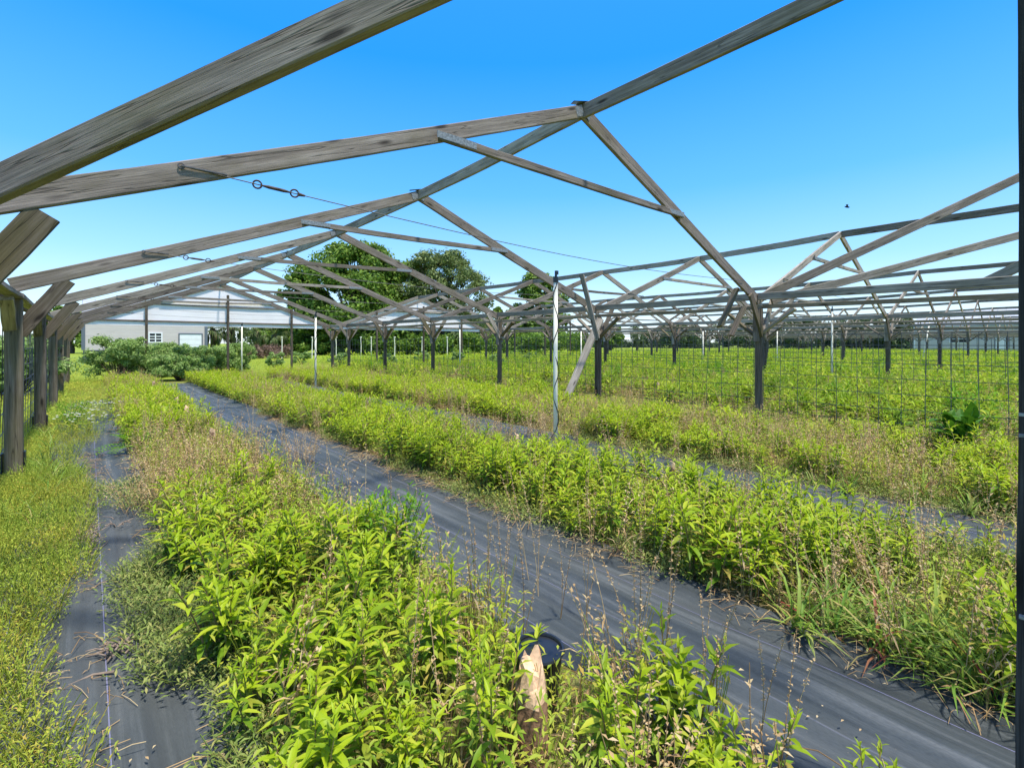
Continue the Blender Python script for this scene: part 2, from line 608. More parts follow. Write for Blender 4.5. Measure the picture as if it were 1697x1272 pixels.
def make_truss(b, k, Y, end=False):
    lo, hi = gx(b), gx(b + 1)
    xm = (lo + hi) / 2
    zr = ridge_z(b, k)
    zl, zh = eave_z(b, k), eave_z(b + 1, k)
    which = 'end frame at the far end' if end else ORD[k] + ' from the camera'
    t = empty('roof_truss', ((lo + hi) / 2, Y, zl),
              'weathered grey timber roof truss, %s in the %s' % (which, BAYN[b]), 'roof truss',
              'timber roof trusses of the shade house')
    jit = lambda s: random.uniform(-s, s)
    w1 = WOOD if (b == 0 and k < 2) else random.choice((WOOD, WOOD, PALE))
    lx = lo - 0.02
    hr = 0.116 if k == 0 else 0.128
    beam('rafter', (lx, Y, zl + (0.02 if k == 0 and b == 0 else 0)), (xm - 0.01, Y, zr), 0.04, hr, w1, t, bow=0.012 + jit(0.01))
    beam('rafter', (xm + 0.012, Y + 0.003, zr), (hi - 0.02, Y, zh), 0.04, 0.138, WOOD if b == 0 and k < 3 else random.choice((WOOD, PALE)), t, bow=0.012 + jit(0.012))
    # collar tie, nailed on the near face with metal straps
    fr = 0.59 + jit(0.02)
    xa, xb = lo + (xm - lo) * fr, hi - (hi - xm) * (fr + jit(0.03))
    za, zb = zl + (zr - zl) * (xa - lo) / (xm - lo), zh + (zr - zh) * (hi - xb) / (hi - xm)
    if not (b > 0 and random.random() < 0.12):
        ct = beam('collar_tie', (xa - 0.02, Y - 0.042, za - 0.02), (xb + 0.04, Y - 0.042, zb - 0.02), 0.036, 0.066, random.choice((WOOD, PALE)), t, bow=0.015)
        if b < 3:
            d = (Vector((xb, 0, zb)) - Vector((xa, 0, za))).normalized()
            for s_, px, pz in ((1, xa, za), (-1, xb, zb)):
                p = Vector((px, Y - 0.0625, pz - 0.02))
                q = p + Vector((d.x, 0, d.z)) * s_ * 0.30
                p = p - Vector((d.x, 0, d.z)) * s_ * 0.05
                beam('strap_plate', p, q, 0.003, 0.050, GALV, ct)
    if b == 0 and k < 4:
        for s_ in (-1, 1):
            d_ = Vector((s_ * BW / 2, 0, -(zr - zl))).normalized()
            c_ = Vector((xm + s_ * 0.012, Y - 0.0225, zr + 0.0))
            beam('gusset_plate', c_ + d_ * 0.01, c_ + d_ * (0.11 if s_ < 0 else 0.08), 0.003, 0.085, GALV, t)
        mb = MB()
        mb.add([(xm - .16, Y - .03, zr + .045), (xm + .02, Y - .05, zr + .092), (xm + .13, Y - .03, zr + .055), (xm + .10, Y + .06, zr + .07), (xm - .02, Y + .07, zr + .088), (xm - .12, Y + .05, zr + .055)],
               [(0, 1, 4, 5), (1, 2, 3, 4)])
        mb.build('felt_scrap', PLASTIC, t)
    # tie wire with turnbuckle
    if b < 3 and not end:
        mb = MB()
        zt = zl + 0.36
        p0 = Vector((lo + (zt - zl) / (zr - zl) * (xm - lo), Y - 0.03, zt + 0.05))
        p1 = Vector((hi - (zt - zh) / (zr - zh) * (hi - xm), Y - 0.03, zt + 0.02))
        pts = [p0.lerp(p1, i / 16) + Vector((0, 0, -0.10 * math.sin(math.pi * i / 16))) for i in range(17)]
        mb.tube(pts, 0.0032, 4)
        mb.ring(p0, (0, 1, 0), 0.014, 0.003, 10)
        mb.tube([p0 + Vector((0, -0.004, 0)), pts[1].lerp(p0, 0.5) + Vector((0, 0, 0.012))], 0.005, 5)
        w = mb.build('tie_wire', WIRE, t)
        mb = MB()
        dr = (pts[2] - pts[1]).normalized()
        c = pts[1].lerp(pts[2], 0.1)
        for q in (-0.10, 0.10):
            mb.ring(c + dr * q, (0.2, 1, 0), 0.022, 0.005, 14)
        mb.tube([c - dr * 0.075, c - dr * 0.04, c + dr * 0.04, c + dr * 0.075], [0.005, 0.010, 0.010, 0.005], 8)
        mb.tube([c + dr * 0.125, c + dr * 0.16], [0.011, 0.006], 6)
        mb.build('turnbuckle', RUST, w)
    return t


for b in range(NBAY):
    for k, Y in enumerate(YK):
        make_truss(b, k, Y)
    t = make_truss(b, 6, YEND, True)
    # end frame: bottom rail and white shade sheet over the gable
    lo, hi = gx(b), gx(b + 1)
    zl, zh, zr = eave_z(b, 6), eave_z(b + 1, 6), ridge_z(b, 6)
    beam('bottom_rail', (lo + .2, YEND + 0.003, zh + 0.10), (hi - .2, YEND + 0.003, zh + 0.10), 0.03, 0.06, WOOD, t, bow=0.01)
    for q in (0.5,):
        beam('gable_rail', (lo + 2.0, YEND + 0.003, zl + 0.80), (hi - 2.0, YEND + 0.003, zl + 0.80), 0.03, 0.045, WOOD, t, bow=0.01)
    if b < 2:
        v, f = [], []
        nx, nz = 40, 10
        for i in range(nx + 1):
            x = lo + 0.05 + (hi - lo - 0.1) * i / nx
            top = (zr - 0.04) - abs(x - (lo + hi) / 2) / (BW / 2) * (zr - zh) + 0.02
            for j in range(nz + 1):
                z = (zh - 0.05) + max(0.02, (top - zh + 0.05)) * j / nz
                v.append((x, YEND + 0.026 + 0.003 * math.sin(x * 5) * math.sin(z * 7), z))
        for i in range(nx):
            for j in range(nz):
                a = i * (nz + 1) + j
                f.append((a, a + nz + 1, a + nz + 2, a + 1))
        s = link('gable_sheet', mesh('gable_sheet', v, f, SHEET, None, True))
        tag(s, ('large white' if b == 0 else 'smaller looking white') + ' shade sheet filling the far gable of the ' + BAYN[b], 'shade sheet', 'white gable sheets')
    # ridge beam
    r = empty('ridge_beam', ((lo + hi) / 2, YK[0], ridge_z(b, 0)), 'long grey ridge beam along the top of the ' + BAYN[b], 'ridge beam', 'ridge beams of the shade house')
    ys = [-2.2 if b == 0 else -3.0] + YK + [YEND]
    for i in range(len(ys) - 1):
        za = ridge_z(b, max(0, i - 1)) + (0.05 if i == 0 else 0)
        zb = ridge_z(b, i)
        beam('ridge_board', ((lo + hi) / 2, ys[i] + (0.022 if i else 0), za + 0.0), ((lo + hi) / 2, ys[i + 1] - 0.022, zb), 0.04, 0.132, PALE if i else WOOD, r, bow=0.01)

# eave and gutter beams along the post rows
ROWN = ['left wall'] + ['%s inner post row' % ORD[i] for i in range(8)]
for g in range(NBAY + 1):
    x = gx(g)
    z = eave_z(g, 0)
    e = empty('eave_beam', (x, YK[0], z), 'grey timber beam along the top of the ' + ROWN[g] + (' beside the camera' if g == 0 else ' counted from the camera'),
              'eave beam', 'eave and gutter beams')
    ys = [-3.1] + YK + [YEND]
    for i in range(len(ys) - 1):
        sag = 0.012 + random.uniform(0, 0.012)
        if g == 0:
            beam('plate', (x - 0.09, ys[i] - 0.1, z - 0.06), (x - 0.09, ys[i + 1] + 0.05, z - 0.06), 0.04, 0.10, MOSSY, e, bow=0.012)
            beam('plate', (x + 0.02, ys[i] - 0.12, z - 0.09), (x + 0.02, ys[i + 1] - 0.02, z - 0.09), 0.10, 0.04, PALE, e, bow=0.008)
        else:
            beam('plate', (x - 0.085, ys[i] - 0.02, z + 0.06), (x - 0.085, ys[i + 1] - 0.03, z + 0.06), 0.04, 0.105, PALE, e, bow=sag)
            beam('plate', (x + 0.085, ys[i] - 0.02, z - 0.085), (x + 0.085, ys[i + 1] - 0.03, z - 0.085), 0.04, 0.06, PALE, e, bow=sag)


def make_post(g, k, Y):
    x = gx(g)
    ze = eave_z(g, 0)
    if g == 0:
        lab = 'mossy square timber post in the left wall, %s from the camera' % ORD[k]
    else:
        lab = 'timber post with splayed braces, %s from the near end of the %s' % (ORD[k], ROWN[g])
    t = empty('braced_post', (x, Y, 0), lab, 'post', 'timber posts of the shade house')
    w = 0.118 if g == 0 else random.choice((0.09, 0.10))
    lean = random.uniform(-0.015, 0.015)
    m = MOSSY if g == 0 else DARKW
    pw = beam('post_shaft', (x + lean, Y + lean, -0.1), (x, Y, ze - 0.12), w, w, m, t, up=(0, 1, 0), twist=0.05)
    bm = MOSSY if g == 0 else random.choice((WOOD, MOSSY, PALE))
    if g > 0:
        for s in (-1, 1):
            beam('side_board', (x + s * (w / 2 + 0.016), Y + 0.01, HC + random.uniform(-.05, .1)), (x + s * (w / 2 + 0.016), Y + 0.01, ze - 0.125), 0.03, 0.09, random.choice((PALE, PALE, WOOD)), t, up=(0, 1, 0))
    if g > 0:
        zl = HC + random.uniform(0.10, 0.17)
        beam('knee_brace', (x - w / 2 + 0.03, Y - 0.06, zl), (x - 0.40, Y - 0.045, ze + 0.07), 0.036, 0.10, random.choice((PALE, MOSSY)), t)
    if g < NBAY:
        zl = HC + random.uniform(0.10, 0.17)
        if g == 0:
            beam('knee_brace', (x + 0.03, Y, HC + 0.08), (x + 0.35, Y + 0.004, ze + 0.082), 0.034, 0.12, bm, t)
        else:
            beam('knee_brace', (x + w / 2 - 0.03, Y - 0.065, zl), (x + 0.40, Y - 0.05, ze + 0.07), 0.036, 0.10, random.choice((MOSSY, WOOD, PALE)), t)
    for s in (-1, 1):
        if g == 0 and s > 0:
            continue
        beam('row_brace', (x + (0.0 if g else -0.02), Y + s * (w / 2 - 0.02), HC + random.uniform(0.08, 0.15)), (x, Y + s * 0.50, ze - 0.14), 0.09, 0.036,
             random.choice((WOOD, MOSSY, PALE)), t, up=(0, s, 1))
    return t


for g in range(NBAY + 1):
    for k, Y in enumerate(YK + [YEND]):
        p = make_post(g, k, Y)
        if g == 1 and k == 0:
            for (a0, a1) in (((1221, 478), (1193, 541)), ((1233, 508), (1211, 556))):
                beam('dangling_brace', at(*a0, 7.0), at(*a1, 6.9), 0.036, 0.10, random.choice((PALE, MOSSY)), p, up=(0.5, 1, 0), ragged=0.01)
        if g == 0 and k < 3:
            px, py = gx(0), Y
            for s in (-1, 1):
                mb = MB()
                mb.box((px + s * 0.07 - 0.006, py - 0.05, 0), (px + s * 0.07 + 0.006, py + 0.05, 0.27 - 0.08 * k / 3))
                mb.build('base_guard', PLASTIC, p)
    # the post row's nearest one, beside the camera
    if g == 1:
        p = empty('braced_post', (gx(g), -0.6, 0), 'timber post just past the right edge whose brace reaches the gutter beam', 'post', 'timber posts of the shade house')
        ze = eave_z(g, 0)
        beam('post_shaft', (gx(g), -0.6, -0.1), (gx(g), -0.6, ze - 0.12), 0.12, 0.12, DARKW, p, up=(0, 1, 0))
        beam('row_brace', (gx(g), -0.56, HC + 0.1), (gx(g), 0.30, ze - 0.14), 0.09, 0.036, WOOD, p, up=(0, 1, 1))

# diagonal rafters at the near end
d1 = empty('hip_rafter', (-0.6, 2.95, HC + 0.45), 'thick weathered rafter crossing the top left corner overhead', 'rafter', 'diagonal rafters at the near end')
beam('rafter_board', (-0.62, 2.96, HC + 0.375), (3.48, -2.05, HC + 2.44), 0.042, 0.120, WOOD, d1, bow=0.0)
d2 = empty('hip_rafter', (gx(1), YK[0], HC + 0.7), 'grey rafter rising from the nearest inner post to the right edge', 'rafter', 'diagonal rafters at the near end')
beam('rafter_board', (gx(1) + 0.02, YK[0] - 0.06, HC + 0.69), (10.75, 0.30, HC + 2.60), 0.042, 0.125, WOOD, d2)
d3 = empty('hip_rafter', (gx(1), YK[0], HC + 0.66), 'lower grey rafter rising to the right edge just under the steeper one', 'rafter', 'diagonal rafters at the near end')
beam('rafter_board', (gx(1) + 0.06, YK[0] - 0.16, HC + 0.63), (10.75, 0.30, HC + 1.68), 0.042, 0.115, PALE, d3)
d4 = empty('hip_rafter', (9.3, 0.7, HC + 0.85), 'short pale rafter end poking in at the right edge above the gutter beam', 'rafter', 'diagonal rafters at the near end')
beam('rafter_board', at(1634, 467, 6.2), at(1760, 408, 5.6), 0.042, 0.12, PALE, d4)

# knee brace of the post just outside the left edge belongs to post 0 already; broken hanging plank
lp = empty('leaning_plank', (6.62, 6.17, 0.2), 'broken grey plank leaning down from the second inner post into the weeds', 'plank')
beam('plank_board', (7.46, 5.92, HC + 0.46), (6.60, 6.05, 0.12), 0.04, 0.15, PALE, lp, up=(0.3, -1, 0.2), ragged=0.03, bow=0.01)
lp = empty('leaning_plank', (7.0, 6.0, 1.5), 'pale split plank hanging off the rafter end beside the second inner post', 'plank')
beam('plank_board', at(964, 455, 9.0), at(990, 560, 8.9), 0.036, 0.09, PALE, lp, up=(0.3, -1, 0), ragged=0.02)

# post right beside the camera
np_ = empty('near_post', (1.50, 0.02, 0), 'almost black timber post cut off by the right edge of the view', 'post')
pr = at(1688, 600, 1.05)
ang = math.atan2(pr.y, pr.x)
beam('post_shaft', (pr.x + 0.035, pr.y - 0.052, -0.1), (pr.x + 0.035, pr.y - 0.052, 3.2), 0.09, 0.09, BLACKW, np_, up=(-math.sin(TH), math.cos(TH), 0))
mb = MB()
for z in (0.23, 0.61, 1.0, 1.045):
    c = Vector((pr.x - 0.012, pr.y - 0.005, z))
    mb.box(c - Vector((0.006, 0.006, 0.002)), c + Vector((0.006, 0.004, 0.004)))
mb.build('staple', GALV, np_)

# posts carrying the end frames
for b in range(3):
    for i, xo in enumerate((1.91, 4.26, 6.44)):
        x = gx(b) + xo
        zt = eave_z(1, 0) + (1.0, 1.45, 0.9)[i] * 0.75
        o = beam('end_post', (x, YEND - 0.11, -0.1), (x, YEND - 0.11, zt), 0.075, 0.075, DARKW, None, up=(0, 1, 0))
        tag(o, 'slim dark post under the far gable of the %s, %s from the left' % (BAYN[b], ORD[i]), 'post', 'slim posts of the end frames')

# ------------------------------------------------------------------ wire panels
for g in range(0, 4):
    x = gx(g) + (0.0 if g else -0.10)
    ys = ([-0.6] if g else []) + YK + [YEND]
    if g == 0:
        ys = [0.4] + ys
    for i in range(len(ys) - 1):
        a, b_ = ys[i] + 0.07, ys[i + 1] - 0.07
        mb = MB()
        n = max(2, int(round((b_ - a) / 0.235)))
        rad = 0.0042 if g < 2 else 0.006
        ph = random.uniform(0, 6)

        def wob(y, z):
            return 0.02 * math.sin(ph + y * 1.7) + 0.012 * math.sin(z * 3 + ph)
        for j in range(n + 1):
            y = a + (b_ - a) * j / n
            mb.tube([(x + wob(y, z), y + 0.006 * math.sin(ph + z * 4 + j), z) for z in (0.02, 0.45, 0.9, 1.33)], rad, 3, 0, False)
        for z in (0.05, 0.20, 0.37, 0.56, 0.75, 0.94, 1.13, 1.32):
            mb.tube([(x + wob(y, z), y, z + 0.004 * math.sin(ph + y * 3)) for y in np.linspace(a, b_, 5)], rad, 3, 0, False)
        where = 'left wall' if g == 0 else ROWN[g]
        o = mb.build('wire_panel', WIRE, None, local=(x, a, 0))
        tag(o, 'square mesh wire panel in the %s, %s span from the near end' % (where, ORD[i]), 'wire fence', 'wire mesh panels between the posts')

# ------------------------------------------------------------------ ground and weed mats
mb = MB()
S = 900
mb.add([(-S, -S, 0), (S, -S, 0), (S, S, 0), (-S, S, 0)], [(0, 1, 2, 3)])
tag(mb.build('ground', GROUND), kind='structure')


def make_mat(x0, x1, y0, y1, zero, label, name='weed_mat'):
    nx, ny = 26, int((y1 - y0) / 0.12)
    v, f = [], []
    for j in range(ny + 1):
        y = y0 + (y1 - y0) * j / ny
        sh = 0.05 * math.sin(y * 0.55 + x0) + 0.02 * math.sin(y * 1.9)
        for i in range(nx + 1):
            u = i / nx
            x = x0 + (x1 - x0) * u
            if i == 0 or i == nx:
                x += 0.025 * math.sin(y * 3.1 + i) + random.uniform(-.008, .008)
            z = 0.016 + 0.015 * math.sin(x * 17 + 1.3 * math.sin(y * 0.8)) * (0.5 + 0.5 * math.sin(y * 0.7 + x0)) + 0.006 * math.sin(x * 41 + y) + 0.004 * math.sin(y * 7 + x * 5)
            z += 0.02 * math.exp(-((x - x0 - 0.3 * (x1 - x0) - sh) / 0.035) ** 2)
            v.append((x - zero, y, max(0.004, z)))
    for j in range(ny):
        for i in range(nx):
            a = j * (nx + 1) + i
            f.append((a, a + 1, a + nx + 2, a + nx + 1))
    o = link(name, mesh(name, v, f, MATM, None, True), Matrix.Translation((zero, 0, 0)))
    return tag(o, label, 'weed mat', 'black weed mats between the beds')


make_mat(-0.32, 0.40, -1.5, 13.2, 0.046, 'narrow black weed mat beside the lawn and the left wall')
make_mat(1.34, 2.27, -1.8, 17.2, 2.012, 'wide black weed mat sweeping through the middle of the picture')
make_mat(3.72, 4.62, -1.8, 17.0, 4.15, 'black weed mat mostly hidden by weeds, right of the middle bed')

# ------------------------------------------------------------------ plants: templates


class Tmpl:
    def __init__(s):
        s.v, s.f, s.m = [], [], []

    def add(s, v, f, m):
        b = len(s.v)
        s.v += [tuple(p) for p in v]
        s.f += [tuple(b + i for i in q) for q in f]
        s.m += [m] * len(f)

    def leaf(s, base, az, pitch, L, W, droop, m=0, fine=True, fold=0.25):
        """one pointed leaf bending down along its length"""
        ca, sa = math.cos(az), math.sin(az)
        side = Vector((-sa, ca, 0))
        p = Vector(base)
        st = [(0.0, 0.12), (0.3, 0.95), (0.62, 0.75), (1.0, 0.0)] if fine else [(0.0, 0.2), (0.45, 1.0), (1.0, 0.0)]
        prev = 0.0
        rows = []
        ang = pitch
        for (t, w) in st:
            dt = (t - prev) * L
            p = p + Vector((ca * math.cos(ang), sa * math.cos(ang), math.sin(ang))) * dt
            ang -= droop * (t - prev)
            prev = t
            nrm = Vector((-ca * math.sin(ang), -sa * math.sin(ang), math.cos(ang)))
            hw = W * 0.5 * w
            rows.append((p + side * hw + nrm * hw * fold * 2, p.copy(), p - side * hw + nrm * hw * fold * 2))
        if fine:
            v = [q for r_ in rows[:-1] for q in r_] + [rows[-1][1]]
            n = len(rows) - 1
            f = []
            for i in range(n - 1):
                a = i * 3
                f += [(a, a + 1, a + 4, a + 3), (a + 1, a + 2, a + 5, a + 4)]
            a = (n - 1) * 3
            f += [(a, a + 1, n * 3), (a + 1, a + 2, n * 3)]
        else:
            v = [rows[0][1], rows[1][0], rows[1][1], rows[1][2], rows[2][1]]
            f = [(0, 2, 4, 1), (0, 3, 4, 2)]
        s.add(v, f, m)

    def stick(s, pts, r, m, k=3):
        mb = MB()
        mb.tube(pts, r, k, 0, False)
        s.add(mb.v, mb.f, m)

    def arrays(s):
        V = np.array(s.v, np.float32)
        cnt = np.array([len(q) for q in s.f], np.int32)
        lp = np.array([i for q in s.f for i in q], np.int32)
        return V, lp, cnt, np.array(s.m, np.int32)


def crop_stem(T, root, h, lean, fine, nl, Lm, mats=(0, 1, 2), stem=True):
    az0 = random.uniform(0, 6.28)
    lx, ly = lean
    pts = []
    for i in range(5):
        t = i / 4
        pts.append(Vector((root[0] + lx * t * t * h, root[1] + ly * t * t * h, h * t)))
    if stem:
        T.stick(pts, [0.0045, 0.004, 0.0035, 0.003, 0.002], mats[2])
    for i in range(nl):
        t = 0.30 + 0.70 * (i / max(1, nl - 1)) ** 0.85
        k = min(3, int(t * 4))
        u = t * 4 - k
        b = pts[k].lerp(pts[min(4, k + 1)], u)
        az = az0 + i * 2.3998 + random.uniform(-.25, .25)
        top = max(0, (t - 0.55) / 0.45)
        pitch = 0.12 + 1.1 * top ** 1.2 + random.uniform(-.2, .2)
        L = Lm * (0.85 + 0.3 * math.sin(math.pi * min(1, t * 1.05)) - 0.45 * max(0, t - 0.85) / 0.15) * random.uniform(0.8, 1.15)
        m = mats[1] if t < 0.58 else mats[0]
        T.leaf(b, az, pitch, L, L * random.uniform(0.21, 0.28), 0.65 + random.uniform(-.3, .5), m, fine)


def crop_clump(fine=True, ns=6, nl=17, Lm=0.094, rad=0.115, h=(0.24, 0.41), stem=True):
    T = Tmpl()
    for i in range(ns):
        a = random.uniform(0, 6.28)
        r = rad * math.sqrt(random.random())
        hh = random.uniform(*h)
        crop_stem(T, (r * math.cos(a), r * math.sin(a)), hh, (0.5 * r / rad * math.cos(a) * .6, 0.5 * r / rad * math.sin(a) * .6), fine, nl, Lm * random.uniform(.85, 1.15), stem=stem)
    return T


def scatter(name, tmpls, pos, rots, scales, mats, which=None, smooth=False, tilt=0.0):
    """N copies of the templates baked into one mesh (for uncountable growth)"""
    pos = np.asarray(pos, np.float32)
    n = len(pos)
    if which is None:
        which = RNG.integers(0, len(tmpls), n)
    Vs, Ls, Cs, Ms = [], [], [], []
    base = 0
    for ti, T in enumerate(tmpls):
        V, lp, cnt, mi = T.arrays()
        idx = np.nonzero(which == ti)[0]
        if len(idx) == 0:
            continue
        c, s_ = np.cos(rots[idx]), np.sin(rots[idx])
        sc = np.asarray(scales)[idx]
        X = (V[None, :, 0] * c[:, None] - V[None, :, 1] * s_[:, None]) * sc[:, None]
        Yv = (V[None, :, 0] * s_[:, None] + V[None, :, 1] * c[:, None]) * sc[:, None]
        Z = V[None, :, 2] * sc[:, None] * np.ones_like(X)
        if tilt:
            tx, ty = RNG.normal(0, tilt, (2, len(idx)))
            X = X + Z * tx[:, None]
            Yv = Yv + Z * ty[:, None]
        W = np.stack([X + pos[idx, 0][:, None], Yv + pos[idx, 1][:, None], Z + pos[idx, 2][:, None]], -1)
        Vs.append(W.reshape(-1, 3))
        offs = (base + np.arange(len(idx)) * len(V))[:, None]
        Ls.append((lp[None, :] + offs).ravel())
        Cs.append(np.tile(cnt, len(idx)))
        Ms.append(np.tile(mi, len(idx)))
        base += len(idx) * len(V)
    me = npmesh(name, np.concatenate(Vs), np.concatenate(Ls), np.concatenate(Cs), mats, np.concatenate(Ms), smooth)
    return link(name, me)


def vnoise(x, y, s, seed=0):
    """cheap smooth value noise on arrays, 0..1"""
    x = np.asarray(x) * s + seed * 17.3
    y = np.asarray(y) * s - seed * 9.1
    xi, yi = np.floor(x).astype(int), np.floor(y).astype(int)
    fx, fy = x - xi, y - yi
    fx, fy = fx * fx * (3 - 2 * fx), fy * fy * (3 - 2 * fy)

    def h(a, b):
        v = np.sin(a * 127.1 + b * 311.7 + seed * 74.7) * 43758.5453
        return v - np.floor(v)
    return (h(xi, yi) * (1 - fx) + h(xi + 1, yi) * fx) * (1 - fy) + (h(xi, yi + 1) * (1 - fx) + h(xi + 1, yi + 1) * fx) * fy


def depth(x, y):
    return x * ST + y * CT


def inview(x, y, margin=0.22):
    d = depth(x, y)
    r = x * CT - y * ST
    return (d > 0.25) & (np.abs(r) < (848 / F + margin) * d + 0.6)


def grid(x0, x1, y0, y1, step, jit=0.42):
    gx_, gy_ = np.meshgrid(np.arange(x0 + step / 2, x1, step), np.arange(y0, y1, step))
    p = np.stack([gx_.ravel(), gy_.ravel()], -1)
    p = p + RNG.uniform(-jit, jit, p.shape) * step
    return p


# cut stumps: where they stand (photo pixel of the top, height)
STUMPS = [(884, 1112, 0.24, 0.046, 'thick splintered cut stump beside the black pot in the foreground'),
          (403, 752, 0.30, 0.032, 'tall reddish cut stump in the dry weeds of the nearest bed'),
          (351, 709, 0.30, 0.030, 'pale cut stump among tan weeds, left of the wide mat'),
          (304, 674, 0.30, 0.034, 'blunt pale stump, lower of a close pair in the nearest bed'),
          (296, 659, 0.34, 0.030, 'slim pale stump, upper of a close pair in the nearest bed'),
          (258, 632, 0.32, 0.034, 'pale stump near the far end of the nearest bed'),
          (612, 660, 0.32, 0.034, 'pale pinkish stump beside the hidden mat in the middle bed'),
          (850, 720, 0.32, 0.026, 'short stump with white cut face in the middle bed'),
          (1106, 766, 0.30, 0.026, 'small pale stump right of the white riser pole'),
          (757, 612, 0.35, 0.034, 'bleached stump near the third inner post'),
          (711, 617, 0.35, 0.030, 'bleached stump near the fourth inner post'),
          (1088, 634, 0.35, 0.034, 'bleached stump in the second bay behind the wire')]
CLEAR = [(atZ(a, b, h), 0.10) for (a, b, h, _, _) in STUMPS]
PVCB = [(921, 748, 5.05)]

BEDS = [(0.36, 1.24, -0.2, 18.2), (1.20, 1.42, 0.25, 1.15), (2.24, 3.60, -0.6, 18.0), (4.66, 6.55, -0.6, 18.4)]


def dryness(x, y):
    """0 leafy .. 1 dry weeds"""
    n = vnoise(x, y, 0.9, 3) * 0.6 + vnoise(x, y, 2.3, 5) * 0.4
    z = n.copy() * 0.88 + np.where(x > 2, .03, 0)
    b1 = (x < 1.6)
    z = z + np.where(b1, 0.40 * np.exp(-((y - 5.0) / 1.7) ** 2), 0)
    z = z - np.where(b1, 0.25 * np.exp(-((y - 2.2) / 1.2) ** 2), 0)
    b2 = (x > 2.1) & (x < 3.9)
    z = z + np.where(b2, 0.16 * np.exp(-((y - 0.3) / 0.55) ** 2), 0)
    z = z - np.where(b2, 0.18 * np.exp(-((x - 2.5) / 0.35) ** 2) * (y > 0.9) * (y < 3.0), 0)
    return z


HI = [crop_clump(True, random.randint(5, 8)) for _ in range(10)]
MID = [crop_clump(False, 6, 13, 0.115, 0.13, (0.22, 0.38), True) for _ in range(8)]
LOW = [crop_clump(False, 5, 8, 0.165, 0.20, (0.24, 0.42), False) for _ in range(6)]
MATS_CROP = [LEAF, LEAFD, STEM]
MATS_FAR = [LEAFF, LEAFF, STEM]

near = np.concatenate([grid(a, b, c, d, 0.215) for (a, b, c, d) in BEDS])
keep = inview(near[:, 0], near[:, 1]) & (np.hypot(near[:, 0], near[:, 1]) > 0.93)
near = near[keep]
dr = dryness(near[:, 0], near[:, 1])
near = near[dr < 0.57 + RNG.uniform(-.08, .08, len(dr))]


def clear_ok(p):
    for q, r in CLEAR:
        if math.hypot(p[0] - q.x, p[1] - q.y) < r + 0.05:
            return False
        # keep the line of sight to it open for the last half metre
        t = Vector((q.x, q.y)).normalized()
        along = p[0] * t.x + p[1] * t.y
        L = math.hypot(q.x, q.y)
        off = abs(p[0] * t.y - p[1] * t.x)
        if 0 < L - along < 0.20 and off < 0.08:
            return False
    return True


near = np.array([p for p in near if clear_ok(p)])
near = near[np.argsort(depth(near[:, 0], near[:, 1]) + 0.0)]
NIND = 298
ind, rest = near[:NIND], near[NIND:]

# individual plants, parts shared between copies
PROTO = []
for i, T in enumerate(HI):
    V, lp, cnt, mi = T.arrays()
    fl = [q for q, m in zip(T.f, T.m) if m < 2]
    fm = [m for m in T.m if m < 2]
    fs = [q for q, m in zip(T.f, T.m) if m == 2]

    def sub(faces, mats, mm, nm):
        used = sorted({i_ for q in faces for i_ in q})
        mp = {o_: n_ for n_, o_ in enumerate(used)}
        return mesh(nm, [T.v[u] for u in used], [tuple(mp[i_] for i_ in q) for q in faces], mats, mm, nm == 'foliage')
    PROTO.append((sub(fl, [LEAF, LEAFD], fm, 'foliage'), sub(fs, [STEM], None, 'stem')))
for i, p in enumerate(ind):
    if p[0] < 1.6:
        lab, grp = 'bright green lance-leaved plant crowded in the nearest bed, left of the wide mat', 'leafy plants in the nearest bed'
    elif p[0] < 3.9:
        lab, grp = 'bright green lance-leaved plant in the middle bed, right of the wide mat', 'leafy plants in the middle bed'
    else:
        lab, grp = 'bright green lance-leaved plant in the third bed beside the wire panels', 'leafy plants in the third bed'
    r = bpy.data.objects.new('leafy_plant', None)
    COL.objects.link(r)
    r.empty_display_size = 0.1
    r.location = (p[0], p[1], 0)
    dd = depth(p[0], p[1])
    sc = random.uniform(0.66, 1.10) * (0.92 if p[0] < 1.6 and p[1] > 3.5 else 1.0)
    if dd < 1.5:
        sc *= 0.85
    r.scale = (sc, sc, sc * random.uniform(0.85, 1.12))
    r.rotation_euler = (random.uniform(-.1, .1), random.uniform(-.1, .1), random.uniform(0, 6.28))
    tag(r, lab, 'plant', grp)
    fo, st_ = PROTO[random.randrange(len(PROTO))]
    for nm, me in (('foliage', fo), ('stem', st_)):
        c = bpy.data.objects.new(nm, me)
        COL.objects.link(c)
        c.parent = r

# the rest of the crop: uncountable
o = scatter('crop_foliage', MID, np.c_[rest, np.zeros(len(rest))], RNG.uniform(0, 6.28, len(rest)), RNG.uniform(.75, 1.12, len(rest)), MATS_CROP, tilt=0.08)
tag(o, 'bright green leafy crop filling the farther parts of the beds', 'crop plants', kind='stuff')

far = np.concatenate([grid(gx(1) + 0.3, gx(2) - 0.3, -1, 20.5, 0.33), grid(6.7, 7.4, 7.0, 18, 0.34)])
far = far[inview(far[:, 0], far[:, 1], 0.1)]
fd = vnoise(far[:, 0], far[:, 1], 0.8, 8) * .6 + vnoise(far[:, 0], far[:, 1], 2.2, 9) * .4
row = np.abs(((far[:, 0] - 1.0) / 2.2) % 1 - .5)
far = far[(fd < 0.60) & (row > .10)]
far2 = np.concatenate([grid(gx(2) + 0.2, 64, -1, 21, 0.46), grid(9, 60, 21, 30, 0.8)])
far2 = far2[inview(far2[:, 0], far2[:, 1], 0.1)]
fd = vnoise(far2[:, 0], far2[:, 1], 0.5, 8) * .6 + vnoise(far2[:, 0], far2[:, 1], 1.5, 9) * .4
row = np.abs(((far2[:, 0] - 1.0) / 2.2) % 1 - .5)
